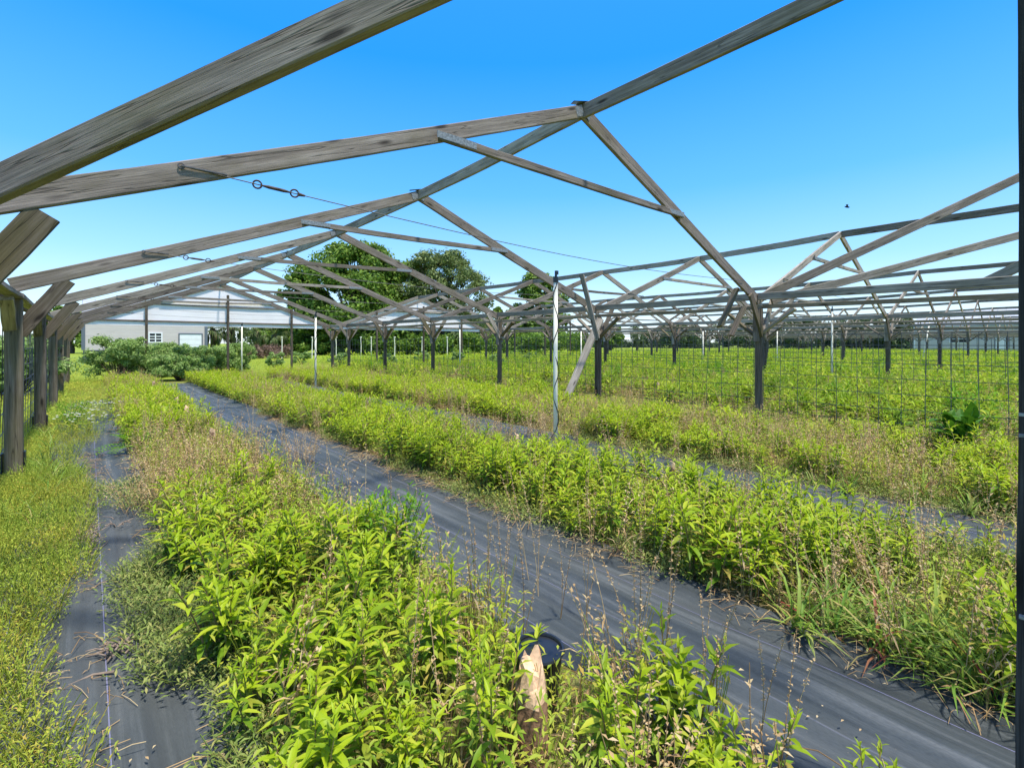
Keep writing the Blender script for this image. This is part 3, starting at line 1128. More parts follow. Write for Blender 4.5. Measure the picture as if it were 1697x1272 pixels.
far2 = far2[(fd < 0.60) & (row > .08)]
o = scatter('field_foliage', MID + LOW, np.c_[np.concatenate([far, far2]), np.zeros(len(far) + len(far2))], RNG.uniform(0, 6.28, len(far) + len(far2)),
            np.concatenate([RNG.uniform(.75, 1.55, len(far)), RNG.uniform(.85, 1.75, len(far2))]), MATS_FAR,
            np.concatenate([RNG.integers(0, 8, len(far)), RNG.integers(8, 14, len(far2))]), tilt=0.1)
tag(o, 'yellow green crop covering the bays behind the wire panels', 'crop plants', kind='stuff')

dk = grid(gx(1) + .4, 46, -1, 19, 1.0)
dk = dk[inview(dk[:, 0], dk[:, 1], .1) & (RNG.random(len(dk)) < .28)]
DKT = [crop_clump(False, 9, 15, 0.13, 0.22, (0.30, 0.48), False) for _ in range(4)]
o = scatter('dark_foliage', DKT, np.c_[dk, np.zeros(len(dk))], RNG.uniform(0, 6.28, len(dk)), RNG.uniform(.7, 1.3, len(dk)), [FERN, DKLEAF, STEM], tilt=.1)
tag(o, 'darker green bushy clumps scattered through the crop behind the wire panels', 'crop plants', kind='stuff')

# ------------------------------------------------------------------ dry weeds and seed stalks


def dry_tmpl(h, n=5, heads=True):
    T = Tmpl()
    for i in range(n):
        a = random.uniform(0, 6.28)
        r = random.uniform(0, 0.07)
        hh = h * random.uniform(.6, 1.1)
        lx, ly = random.uniform(-.22, .22), random.uniform(-.22, .22)
        pts = [Vector((r * math.cos(a) + lx * t * t * hh, r * math.sin(a) + ly * t * t * hh, hh * t)) for t in (0, .35, .7, 1)]
        T.stick(pts, [0.0022, 0.0018, 0.0014, 0.001], 0)
        if heads:
            for j in range(random.randint(9, 17)):
                t = random.uniform(.45, 1.0)
                k = min(2, int(t * 3))
                b = pts[k].lerp(pts[k + 1], t * 3 - k) + Vector((random.uniform(-.01, .01), random.uniform(-.01, .01), 0))
                T.leaf(b, random.uniform(0, 6.28), random.uniform(-.3, 1.1), random.uniform(.010, .022), .008, .3, 0, False)
        for j in range(3):
            t = random.uniform(.1, .6)
            k = min(2, int(t * 3))
            b = pts[k].lerp(pts[k + 1], t * 3 - k)
            T.leaf(b, random.uniform(0, 6.28), random.uniform(-.6, .8), random.uniform(.04, .09), .007, 1.2, 0, False)
    return T


def litter_tmpl():
    T = Tmpl()
    for i in range(9):
        a = random.uniform(0, 6.28)
        L = random.uniform(.06, .2)
        x, y = random.uniform(-.12, .12), random.uniform(-.12, .12)
        z = random.uniform(.005, .05)
        T.stick([(x, y, z), (x + L * .5 * math.cos(a), y + L * .5 * math.sin(a), z + random.uniform(0, .03)), (x + L * math.cos(a), y + L * math.sin(a), z)], 0.0018, 0)
        T.leaf((x, y, z), a + 2, random.uniform(-.2, .5), random.uniform(.02, .045), .008, .8, 0, False)
    return T


DT = [dry_tmpl(random.uniform(.30, .46)) for _ in range(10)]
LT = [litter_tmpl() for _ in range(6)]
pts = np.concatenate([grid(a - .05, b + .05, c, d, 0.14) for (a, b, c, d) in BEDS] + [grid(gx(1), gx(2), -1, 18, 0.23), grid(gx(2), 40, -1, 20, .5)])
sm = grid(3.55, 4.75, -.3, 16, .17)
sm = sm[vnoise(sm[:, 0], sm[:, 1], .9, 31) > .58]
pts = np.concatenate([pts, sm])
pts = pts[inview(pts[:, 0], pts[:, 1], .1) & (np.hypot(pts[:, 0], pts[:, 1]) > .75)]
dz = np.where(pts[:, 0] < 7, dryness(pts[:, 0], pts[:, 1]), vnoise(pts[:, 0], pts[:, 1], .8, 8) * .6 + vnoise(pts[:, 0], pts[:, 1], 2.2, 9) * .4)
pr_ = np.clip((dz - 0.27) * 1.7, 0.07, 0.9)
pts = pts[RNG.random(len(pts)) < pr_]
pts = np.array([p for p in pts if clear_ok(p)])
o = scatter('dry_weeds', DT, np.c_[pts, np.zeros(len(pts))], RNG.uniform(0, 6.28, len(pts)), RNG.uniform(.7, 1.2, len(pts)), [DRY], tilt=.12)
tag(o, 'tan dried seed stalks standing among the green plants', 'dry weeds', kind='stuff')
lp_ = np.concatenate([grid(a - .02, b + .03, c, min(d, 9), 0.16) for (a, b, c, d) in BEDS])
lp_ = lp_[inview(lp_[:, 0], lp_[:, 1], .1)]
ed_ = np.concatenate([grid(2.08, 2.32, -.3, 9, .11), grid(-.08, .06, 1.2, 7, .13), grid(4.4, 4.7, -.3, 4, .14)])
ed_ = ed_[RNG.random(len(ed_)) < .7]
ml_ = np.concatenate([grid(-.1, .4, .9, 12, .22), grid(1.3, 2.2, .4, 15, .30)])
ml_ = ml_[RNG.random(len(ml_)) < .45]
CR = []
for _ in range(5):
    T = Tmpl()
    for i in range(5):
        T.leaf((random.uniform(-.1, .1), random.uniform(-.1, .1), .03), random.uniform(0, 6.28), random.uniform(-.05, .25), random.uniform(.006, .022), .006, .4, 0, False)
    CR.append(T)
n1_, n2_, n3_ = len(lp_), len(ed_), len(ml_)
al_ = np.concatenate([lp_, ed_, ml_])
o = scatter('plant_litter', LT + CR, np.c_[al_, np.r_[np.zeros(n1_) + .004, np.zeros(n2_) + .012, np.zeros(n3_)]], RNG.uniform(0, 6.28, len(al_)),
            np.r_[RNG.uniform(.6, 1.2, n1_), RNG.uniform(.35, .8, n2_), RNG.uniform(.7, 1.2, n3_)], [DRY], np.r_[RNG.integers(0, 6, n1_ + n2_), RNG.integers(6, 11, n3_)])
tag(o, 'dead stems and straw lying under the plants', 'plant litter', kind='stuff')

# ------------------------------------------------------------------ lawn of fine weeds, creeping weeds on the mats, grass


def fine_tmpl(h, n=26, spread=.08, lw=.010):
    T = Tmpl()
    for i in range(5):
        a = random.uniform(0, 6.28)
        lx, ly = math.cos(a) * spread, math.sin(a) * spread
        hh = h * random.uniform(.6, 1.1)
        T.stick([(lx * .2, ly * .2, 0), (lx * .6, ly * .6, hh * .6), (lx, ly, hh)], .0012, 0)
    for i in range(n):
        a = random.uniform(0, 6.28)
        r = spread * math.sqrt(random.random()) * 1.2
        z = h * random.uniform(.25, 1.05) * (1 - .4 * (r / spread / 1.2) ** 2)
        T.leaf((r * math.cos(a), r * math.sin(a), z), random.uniform(0, 6.28), random.uniform(-.2, 1.1), random.uniform(1.2, 2.6) * lw, lw * .6, .6, 0, False)
    return T


FT = [fine_tmpl(random.uniform(.08, .16), 26, .07, .0085) for _ in range(8)]
FT2 = [fine_tmpl(random.uniform(.10, .18), 20, .14, .028) for _ in range(5)]
lawn = np.concatenate([grid(-1.2, 0.0, 0.8, 6, 0.043), grid(-1.2, 0.05, 6, 10, 0.08)])
wob = 0.10 * np.sin(lawn[:, 1] * 1.7) + 0.07 * np.sin(lawn[:, 1] * 4.1 + 1)
edge = np.where(lawn[:, 1] < 3.2, -0.05, 0.0) + wob * .7
lawn = lawn[(lawn[:, 0] < edge) & inview(lawn[:, 0], lawn[:, 1], .12)]
lawn2 = np.concatenate([grid(-6, 0.3, 10, 19.5, 0.16), grid(-5, -1.2, 2.5, 10, .16)])
lawn2 = lawn2[inview(lawn2[:, 0], lawn2[:, 1], .05)]
lawn3 = np.concatenate([grid(-6, 30, 19.5, 34, 0.42), grid(6.5, 7.6, -1, 19, .16)])
lawn3 = lawn3[inview(lawn3[:, 0], lawn3[:, 1], .05)]
allp = np.concatenate([lawn, lawn2, lawn3])
wh = np.concatenate([RNG.integers(0, 8, len(lawn)), RNG.integers(8, 13, len(lawn2) + len(lawn3))])
o = scatter('lawn_weeds', FT + FT2, np.c_[allp, np.zeros(len(allp))], RNG.uniform(0, 6.28, len(allp)), np.concatenate([RNG.uniform(.7, 1.25, len(lawn)), RNG.uniform(.7, 1.2, len(lawn2)), RNG.uniform(.8, 1.5, len(lawn3))]), [GRASS], wh)
tag(o, 'fine feathery yellow green weeds carpeting the strip by the left wall', 'weeds', kind='stuff')

cr = np.concatenate([grid(.12, .5, .9, 3.4, .045), grid(2.12, 2.42, .5, 9, .06), grid(2.6, 3.8, -.3, .8, .06), grid(4.45, 4.8, -.2, 4, .08), grid(.0, .5, 3.4, 5.2, .07)])
n1 = vnoise(cr[:, 0], cr[:, 1], 2.4, 12)
near_edge = np.where(cr[:, 0] < .6, (cr[:, 0] - .22) * 1.8, np.where(cr[:, 0] < 2.5, (cr[:, 0] - 2.26) * 2.2, .2))
cr = cr[(n1 + near_edge > .44) & inview(cr[:, 0], cr[:, 1], .1)]
CT_ = [fine_tmpl(random.uniform(.06, .13), 30, .07, .011) for _ in range(6)]
o = scatter('creeping_weeds', CT_, np.c_[cr, np.zeros(len(cr)) + .01], RNG.uniform(0, 6.28, len(cr)), RNG.uniform(.7, 1.4, len(cr)), [CREEP])
tag(o, 'low grey green creeping weeds spilling from the beds over the mats', 'weeds', kind='stuff')

bw = np.concatenate([grid(a, b, c, d, .115) for (a, b, c, d) in BEDS] + [grid(gx(1), gx(2), -1, 20, .42), grid(gx(2), 45, -1, 20, 1.0)])
bw = bw[inview(bw[:, 0], bw[:, 1], .1) & (np.hypot(bw[:, 0], bw[:, 1]) > .8)]
bw = bw[RNG.random(len(bw)) < .35 + .5 * vnoise(bw[:, 0], bw[:, 1], 1.4, 21)]
BT = [fine_tmpl(random.uniform(.17, .30), 44, .09, .017) for _ in range(8)]
o = scatter('bed_weeds', BT, np.c_[bw, np.zeros(len(bw))], RNG.uniform(0, 6.28, len(bw)), RNG.uniform(.7, 1.25, len(bw)), [GRASS], tilt=.1)
tag(o, 'loose yellowish weeds growing between the crop plants', 'weeds', kind='stuff')

# tufts of broad grass along the far edge of the middle bed, bottom right
GT = []
for _ in range(6):
    T = Tmpl()
    for i in range(26):
        a = random.uniform(0, 6.28)
        T.leaf((random.uniform(-.03, .03), random.uniform(-.03, .03), 0), a, random.uniform(.5, 1.4), random.uniform(.12, .30), random.uniform(.006, .013), random.uniform(.8, 1.9), 0, True, .2)
    GT.append(T)
gp = np.concatenate([grid(2.3, 2.75, -.5, .55, .13), grid(4.4, 4.9, -.4, 1.6, .2), grid(6.4, 7.6, 0, 6, .24), grid(-.5, -.1, 4, 9, .3), grid(2.9, 3.7, -.5, .4, .2)])
nt_ = grid(2.16, 2.5, 0, .75, .12)
gp = gp[RNG.random(len(gp)) < .75]
gp = np.concatenate([gp, nt_])
o = scatter('grass_tufts', GT, np.c_[gp, np.zeros(len(gp))], RNG.uniform(0, 6.28, len(gp)), np.r_[RNG.uniform(.6, 1.15, len(gp) - len(nt_)), RNG.uniform(.9, 1.3, len(nt_))], [BLADE], tilt=.1)
tag(o, 'tufts of long grass blades at the edges of beds and mats', 'grass', kind='stuff')

# ------------------------------------------------------------------ single plants that stand out


def plant(name, loc, label, cat, T, mats, group=None, M=None):
    o = link(name, mesh(name, T.v, T.f, mats, T.m), Matrix.Translation(Vector(loc)))
    return tag(o, label, cat, group)


T = Tmpl()
for i in range(70):
    a = random.uniform(0, 6.28)
    z = random.uniform(.03, .44)
    L = random.uniform(.16, .28)
    T.leaf((random.uniform(-.11, .11), random.uniform(-.11, .11), z), a, random.uniform(.5, 1.45), L, L * .38, random.uniform(.5, 1.5), 0, True, .15)
b = atZ(1588, 770, 0)
plant('broad_leaf_plant', (b.x, b.y, 0), 'dark green broad-leaved clump standing by the wire panels at right', 'plant', T, [DKLEAF])

T = Tmpl()                                          # fern-like legume by the narrow mat
for i in range(16):
    a = random.uniform(0, 6.28)
    L = random.uniform(.25, .42)
    pt = Vector((0, 0, .05))
    ang = random.uniform(.5, 1.3)
    path = []
    for j in range(12):
        pt = pt + Vector((math.cos(a) * math.cos(ang), math.sin(a) * math.cos(ang), math.sin(ang))) * L / 12
        ang -= .09
        path.append(pt.copy())
        if j > 2:
            for s in (-1, 1):
                T.leaf(pt, a + s * 1.3, .15, .085 * (1 - .4 * j / 12), .020, .5, 0, False)
    T.stick(path, .002, 0)
b = atZ(222, 752, 0)
plant('fern_plant', (b.x, b.y, 0), 'dark green ferny plant arching over the narrow mat', 'plant', T, [FERN])

for (px, py, lab) in ((655, 880, 'fresh green feathery weed bush between the leafy plants of the nearest bed'), (120, 690, 'ragged green weed at the foot of the left wall posts')):
    T = Tmpl()
    for i in range(420):
        a = random.uniform(0, 6.28)
        r = .17 * math.sqrt(random.random())
        z = random.uniform(.06, .40)
        T.leaf((r * math.cos(a), r * math.sin(a), z), random.uniform(0, 6.28), random.uniform(0, 1.1), random.uniform(.03, .06), .012, .6, 0, False)
    for i in range(16):
        a = random.uniform(0, 6.28)
        T.stick([(0, 0, 0), (.08 * math.cos(a), .08 * math.sin(a), .2), (.15 * math.cos(a), .15 * math.sin(a), .38)], .002, 0)
    b = atZ(px, py, .2)
    plant('feathery_weed', (b.x, b.y, 0), lab, 'plant', T, [FERN])

for i, (px, py) in enumerate(((150, 690), (178, 684), (168, 703), (120, 712))):     # white wildflowers
    T = Tmpl()
    for j in range(60):
        a = random.uniform(0, 6.28)
        r = .2 * math.sqrt(random.random())
        z = random.uniform(.10, .30)
        T.leaf((r * math.cos(a), r * math.sin(a), z * .7), random.uniform(0, 6.28), random.uniform(0, 1), .07, .016, .7, 0, False)
    for j in range(20):
        a = random.uniform(0, 6.28)
        r = .22 * math.sqrt(random.random())
        p = Vector((r * math.cos(a), r * math.sin(a), random.uniform(.2, .34)))
        T.stick([(p.x * .5, p.y * .5, 0), p], .0015, 0)
        for q in range(5):
            T.leaf(p, q * 1.256, .25, .018, .014, .2, 1, False)
    b = atZ(px, py, .12)
    plant('flowering_weed', (b.x, b.y, 0), ('weed with tiny white flowers at the left of the flower patch', 'weed with tiny white flowers at the far end of the narrow mat',
          'white flowered weed hanging over the narrow mat', 'white flowered weed nearest to the left wall posts')[i], 'wildflower', T, [GRASS, PETAL], 'white flowered weeds by the narrow mat')

for (px, py, rr, lab) in ((245, 812, .30, 'rusty tan dried weed mound spilling onto the narrow mat'), (285, 770, .32, 'reddish dried weed mound behind the first tan mound'), (500, 745, .22, 'pale pinkish dried weed drooping over the wide mat')):
    T = Tmpl()
    for i in range(46):
        a = random.uniform(0, 6.28)
        r0 = rr * math.sqrt(random.random())
        hh = random.uniform(.14, .34)
        p0 = Vector((r0 * .5 * math.cos(a), r0 * .5 * math.sin(a), 0))
        p1 = Vector((r0 * math.cos(a), r0 * math.sin(a), hh))
        T.stick([p0, p0.lerp(p1, .6) + Vector((0, 0, .03)), p1], .0012, 0)
        for j in range(16):
            b = p0.lerp(p1, random.uniform(.4, 1.05)) + Vector((random.uniform(-.03, .03), random.uniform(-.03, .03), random.uniform(-.01, .03)))
            T.leaf(b, random.uniform(0, 6.28), random.uniform(-.3, 1), .016, .007, .3, 0, False)
    b = atZ(px, py, .15)
    plant('dried_weed', (b.x, b.y, 0), lab, 'dried weed', T, [DRY], 'dried weed mounds beside the mats')

# tall seed spikes in the foreground
SP = []
for _ in range(5):
    T = Tmpl()
    for i in range(2):
        h = random.uniform(.42, .60)
        lx, ly = random.uniform(-.2, .2), random.uniform(-.2, .2)
        pth = [Vector((lx * t * t * h, ly * t * t * h, h * t)) for t in (0, .25, .5, .75, 1)]
        T.stick(pth, [.002, .0018, .0015, .0012, .001], 0)
        for j in range(46):
            t = random.uniform(.35, 1)
            k = min(3, int(t * 4))
            p = pth[k].lerp(pth[k + 1], t * 4 - k)
            T.leaf(p, random.uniform(0, 6.28), random.uniform(0, .9), .011, .007, .3, 0, False)
    SP.append(T)
sp_ = np.concatenate([grid(1.15, 1.58, .45, 1.9, .17), grid(2.25, 2.5, .3, 3, .24), grid(.6, 1.2, .7, 1.6, .25), grid(1.15, 1.42, 1.9, 6, .26), grid(2.5, 3.4, .2, 1.4, .22)])
sp_ = sp_[(RNG.random(len(sp_)) < .75) & (np.hypot(sp_[:, 0], sp_[:, 1]) > .85)]
sp_ = np.array([p for p in sp_ if clear_ok(p)])
o = scatter('seed_spikes', SP, np.c_[sp_, np.zeros(len(sp_))], RNG.uniform(0, 6.28, len(sp_)), RNG.uniform(.75, 1.1, len(sp_)), [DRY], tilt=.1)
tag(o, 'thin upright brown seed spikes rising above the leaves', 'seed spikes', kind='stuff')

# ------------------------------------------------------------------ stumps, pot, debris
for (px, py, h, rad, lab) in STUMPS:
    p = atZ(px, py, h)
    mb = MB()
    n, k = (16, 22) if rad > .045 else (9, 12)
    top = []
    v, f, m = [], [], []
    ph = random.uniform(0, 6)
    for i in range(n):
        t = i / (n - 1)
        for j in range(k):
            a = 2 * math.pi * j / k
            rr = rad * (1.15 - .2 * t) * (1 + .13 * math.sin(3 * a + ph) + random.uniform(-.04, .04))
            z = h * t
            if t > .6:
                z += (t - .6) / .4 * rad * (.45 * math.cos(a - ph) + .3 * math.sin(4 * a) + random.uniform(-.2, .2))
                rr *= 1 - .30 * ((t - .6) / .4) ** 2
            v.append((rr * math.cos(a) + .04 * t * math.sin(ph), rr * math.sin(a) + .04 * t * math.cos(ph), z))
    for i in range(n - 1):
        for j in range(k):
            f.append((i * k + j, i * k + (j + 1) % k, (i + 1) * k + (j + 1) % k, (i + 1) * k + j))
            m.append(1 if (i > n * (.45 + .25 * random.random()) and math.cos(2 * math.pi * j / k - ph + 2.4) > -0.35) or i == n - 2 else 0)
    f.append(tuple((n - 1) * k + j for j in range(k)))
    m.append(1)
    o = link('cut_stump', mesh('cut_stump', v, f, [BARKST, CUTWOOD], m), Matrix.Translation((p.x, p.y, 0)))
    tag(o, lab, 'stump', 'cut stumps in the beds')

p = atZ(893, 1085, .17)
pot = empty('plant_pot', (p.x, p.y, 0), 'round black plastic pot half hidden behind the thick stump', 'plant pot')
mb = MB()
pz = [(0, .085), (.17, .105)]
mb.tube([(p.x, p.y, .0), (p.x, p.y, .10), (p.x, p.y, .19)], [.06, .068, .078], 22)
mb.build('pot_body', PLASTIC, pot, smooth=False)
mb = MB()
mb.ring((p.x, p.y, .193), (0, 0, 1), .080, .007, 24)
mb.build('pot_rim', PLASTIC, pot)


def debris(c, n, rx, ry, label, smax=.12):
    mb = MB()
    for i in range(n):
        a = random.gauss(1.5, .7)
        x, y = random.gauss(0, rx), random.gauss(0, ry)
        L = random.uniform(.03, smax)
        z = .03 + random.uniform(0, .035)
        mb.tube([(c.x + x, c.y + y, z), (c.x + x + L * .5 * math.cos(a), c.y + y + L * .5 * math.sin(a), z + random.uniform(-.01, .012)), (c.x + x + L * math.cos(a + .3), c.y + y + L * math.sin(a + .3), z)], [.0035, .003, .0015], 5)
    o = mb.build('twig_debris', TWIG, local=(c.x, c.y, 0))
    return tag(o, label, 'twigs', 'dead twig piles on the narrow mat')


debris(atZ(197, 1093, 0), 26, .022, .035, 'small heap of dead twigs in the middle of the narrow mat', .09)
debris(atZ(150, 905, 0), 46, .022, .10, 'long drift of dead twigs on the left edge of the narrow mat', .12)
debris(atZ(195, 880, 0), 12, .09, .05, 'loose dead twigs lying across the narrow mat')
debris(atZ(165, 770, 0), 24, .02, .35, 'crumbled dry bits along the far part of the narrow mat', .08)
mb = MB()
a_, b_ = atZ(190, 1112, .03), atZ(95, 1140, .03)
mb.tube([a_, a_.lerp(b_, .4) + Vector((.0, .01, .006)), a_.lerp(b_, .75), b_], [.0045, .004, .0035, .002], 6)
tag(mb.build('fallen_twig', TWIG, local=a_), 'long dark twig pointing from the twig heap to the lawn', 'twig')

# ------------------------------------------------------------------ riser pipes


def riser(px, pyb, pyt, d, label, hose=False, pxt=None, r=.023):
    b = at(px, pyb, d)
    tpt = at(pxt if pxt else px, pyt, d)
    bz = Vector((b.x + (b.x - tpt.x) * 0, b.y, -.05))
    t = empty('riser_pipe', (b.x, b.y, 0), label, 'pipe', 'white riser pipes in the beds')
    mb = MB()
    bend = random.uniform(-.012, .012)
    mb.tube([bz, bz.lerp(tpt, .5) + Vector((bend, 0, 0)), tpt], r, 10)
    mb.build('pipe', PVC, t, smooth=True)
    mb = MB()
    mb.tube([tpt, tpt + Vector((0, 0, .06))], r * 1.25, 10)
    mb.tube([tpt + Vector((0, 0, .06)), tpt + Vector((.008, 0, .10))], r * .6, 8)
    mb.box(tpt + Vector((-.004, -.012, .085)), tpt + Vector((.03, .012, .125)))
    mb.build('sprinkler_head', PLASTIC, t)
    if hose:
        mb = MB()
        pts = []
        e1 = Vector((CT, -ST, 0))
        e2 = Vector((ST, CT, 0))
        L = tpt.z
        for i in range(60):
            u = i / 59
            ang = u * 19.5 + 1.0
            z = L * (1 - u * .85)
            base = bz.lerp(tpt, (z + .05) / (L + .05))
            rr = r + .005 + .004 * math.sin(u * 23)
            pts.append(base + e1 * rr * math.cos(ang) - e2 * rr * abs(math.sin(ang)) * .9)
            pts[-1].z = z
        pts.append(pts[-1] + e1 * -.05 + Vector((0, 0, -.07)))
        pts.append(pts[-1] + e1 * -.06 + Vector((0, 0, -.12)))
        mb.tube(pts, .0048, 6)
        mb.build('hose', HOSE, t, smooth=True)
    return t


riser(921, 755, 468, 5.1, 'tall white riser pipe with a black hose wound round it in the middle bed', True)
riser(523, 650, 525, 11.8, 'thin white riser pipe standing left of the inner posts', True)
riser(401, 612, 540, 17.5, 'white riser pipe near the hedge at the end of the middle bed')
riser(1379, 637, 515, 13.5, 'white riser pipe in the second bay, right of the nearest inner post', True)
riser(1527, 600, 532, 26.0, 'leaning white riser pipe in front of the grey house', False, 1541, .03)
riser(1604, 598, 545, 30.0, 'thin white riser pipe below the window of the grey house', False, None, .025)
riser(963, 614, 548, 18.5, 'white riser pipe seen between the leaning plank and the tall riser pipe')
riser(762, 606, 545, 21.0, 'white riser pipe left of the third inner post')
riser(1288, 606, 548, 22.0, 'white riser pipe just right of the nearest inner post')
riser(1165, 606, 548, 22.0, 'white riser pipe behind the wire, left of the nearest inner post')

STK = [(467, 592, 562), (517, 590, 560), (598, 588, 560), (654, 588, 558), (699, 587, 560), (741, 587, 560), (557, 587, 562), (615, 586, 562)]
for i, (px, pb, pt_) in enumerate(sorted(STK)):
    b = at(px, 594, 37)
    mb = MB()
    mb.tube([(b.x, b.y, -.05), (b.x + .02, b.y, 1.0), (b.x + random.uniform(-.05, .05), b.y, 1.62)], .035, 6)
    mb.box((b.x - .05, b.y - .05, 1.60), (b.x + .06, b.y + .05, 1.68))
    tag(mb.build('fence_stake', PVC, local=(b.x, b.y, 0)), 'thin pale stake in the meadow past the end frames, %s from the left' % ORD[i], 'stake', 'pale stakes in the far meadow')

# ------------------------------------------------------------------ buildings


def building(name, label, cat, M, W, D, He, Hr, wallm, skirt=0.0, parts=(), roofm=ROOFG, corner=True):
    """local: x along the front wall 0..W, y depth, z up; front faces -y"""
    t = bpy.data.objects.new(name, None)
    COL.objects.link(t)
    t.matrix_basis = M
    WM[t] = M.copy()
    tag(t, label, cat)
    mb = MB()
    mb.box((0, 0, 0), (W, D, He))
    mb.add([(0, 0, He), (0, D, He), (0, D / 2, Hr), (W, 0, He), (W, D, He), (W, D / 2, Hr)], [(0, 2, 1), (3, 4, 5)])
    mb.build('wall', wallm, t, M)
    if skirt:
        mb = MB()
        mb.box((-.012, -.015, 0), (W + .012, D, skirt))
        mb.build('skirt_wall', DKGREY, t, M)
    mb = MB()
    o_, th = .07, .08
    for s in (0, 1):
        y0, y1 = (-o_, D / 2) if s == 0 else (D + o_, D / 2)
        z0 = He - (Hr - He) / (D / 2) * o_ + .03
        mb.add([(-o_, y0, z0), (W + o_, y0, z0), (W + o_, y1, Hr + .03), (-o_, y1, Hr + .03), (-o_, y0, z0 + th), (W + o_, y0, z0 + th), (W + o_, y1, Hr + .03 + th), (-o_, y1, Hr + .03 + th)],
               [(0, 1, 2, 3), (4, 7, 6, 5), (0, 4, 5, 1), (1, 5, 6, 2), (2, 6, 7, 3), (3, 7, 4, 0)])
    nrib = int(W / .6)
    for i in range(nrib + 1):
        x = -o_ + (W + 2 * o_) * i / nrib
        z0 = He - (Hr - He) / (D / 2) * o_ + .03 + th
        mb.add([(x - .02, -o_, z0), (x + .02, -o_, z0), (x + .02, D / 2, Hr + .03 + th), (x - .02, D / 2, Hr + .03 + th), (x, -o_, z0 + .04), (x, D / 2, Hr + .07 + th)], [(0, 4, 5, 3), (4, 1, 2, 5), (0, 1, 4)])
    mb.build('roof', roofm, t, M)
    if corner:
        mb = MB()
        for x in (0, W):
            mb.box((x - .09, -.025, skirt), (x + .09, .05, He - .05))
        mb.build('corner_board', WHITE if not skirt else TRIMG, t, M)
    for kind, x, z, w, h in parts:
        fr = MB()
        q = .07
        fr.box((x - q, -.05, z - q), (x, .0, z + h + q))
        fr.box((x + w, -.05, z - q), (x + w + q, .0, z + h + q))
        fr.box((x, -.05, z + h), (x + w, .0, z + h + q))
        if kind == 'window':
            fr.box((x, -.06, z - q), (x + w, .0, z))
            gl = MB()
            gl.box((x, -.012, z), (x + w, .0, z + h))
            go = gl.build('window', GLASS, t, M)
            fo = fr.build('frame', WHITE, go, M)
            mu = MB()
            mu.box((x + w / 2 - .03, -.035, z), (x + w / 2 + .03, -.0125, z + h))
            for zz in (.33, .66):
                for s in (0, 1):
                    xa, xb = (x, x + w / 2 - .03) if s == 0 else (x + w / 2 + .03, x + w)
                    mu.box((xa, -.035, z + h * zz - .025), (xb, -.0125, z + h * zz + .025))
            mu.build('muntins', WHITE, go, M)
        else:
            dm = MB()
            n = 5 if kind == 'garage_door' else 1
            for i in range(n):
                dm.box((x, -.03, z + h * i / n + .008), (x + w, .0, z + h * (i + 1) / n - .008))
            do = dm.build(kind, WHITE, t, M)
            fr.build('frame', TRIMG, do, M)
    return t


p = atY(138, 600, 40.0)
M = Matrix.Translation((p.x, 40.0, 0))
building('clapboard_building', 'pale clapboard building with white door and small window behind the hedge', 'building', M, 6.5, 9.0, 2.75, 4.1, SIDE_L, .75,
         [('window', 3.30, 1.28, .62, .55), ('garage_door', 4.95, 0.0, 1.28, 1.80)])
Mh = Matrix.Translation((67.0, 10.6, 0)) @ Matrix.Rotation(R(-90), 4, 'Z')
building('grey_house', 'low grey sided house with white corner boards at far right', 'house', Mh, 16, 8, 2.9, 4.6, SIDE_R, 0,
         [('window', 2.9, 1.25, 1.3, 1.05), ('door', 6.2, .1, .9, 1.95)])

# ------------------------------------------------------------------ shrubs and trees


def leaf_cloud(clumps, per, size, asp=.5, squash=.8, out_bias=.35):
    """small leaf faces spread over many clumps; each face its own island"""
    n = len(clumps) * per
    c = np.repeat(np.array([k[:3] for k in clumps]), per, 0)
    r = np.repeat(np.array([k[3] for k in clumps]), per)
    d = RNG.normal(size=(n, 3))
    d /= np.linalg.norm(d, axis=1)[:, None]
    rad = r * RNG.random(n) ** out_bias * RNG.uniform(.75, 1.12, n)
    p = c + d * rad[:, None] * np.array([1, 1, squash])
    nn = d + RNG.normal(0, .55, (n, 3)) + np.array([0, 0, .5])
    nn /= np.linalg.norm(nn, axis=1)[:, None]
    t = np.cross(nn, RNG.normal(size=(n, 3)))
    t /= np.linalg.norm(t, axis=1)[:, None]
    b = np.cross(nn, t)
    s = size * RNG.uniform(.55, 1.35, n)[:, None]
    V = np.stack([p - t * s * .5, p + b * s * asp * .5, p + t * s * .5 + nn * -s * .12, p - b * s * asp * .5], 1).reshape(-1, 3)
    return V, np.arange(n * 4), np.full(n, 4)


def make_crown(name, clumps, per, size, mat, parent, M, asp=.5):
    V, lp, cnt = leaf_cloud(clumps, per, size, asp)
    return link(name, npmesh(name, V, lp, cnt, [mat]), M, parent)


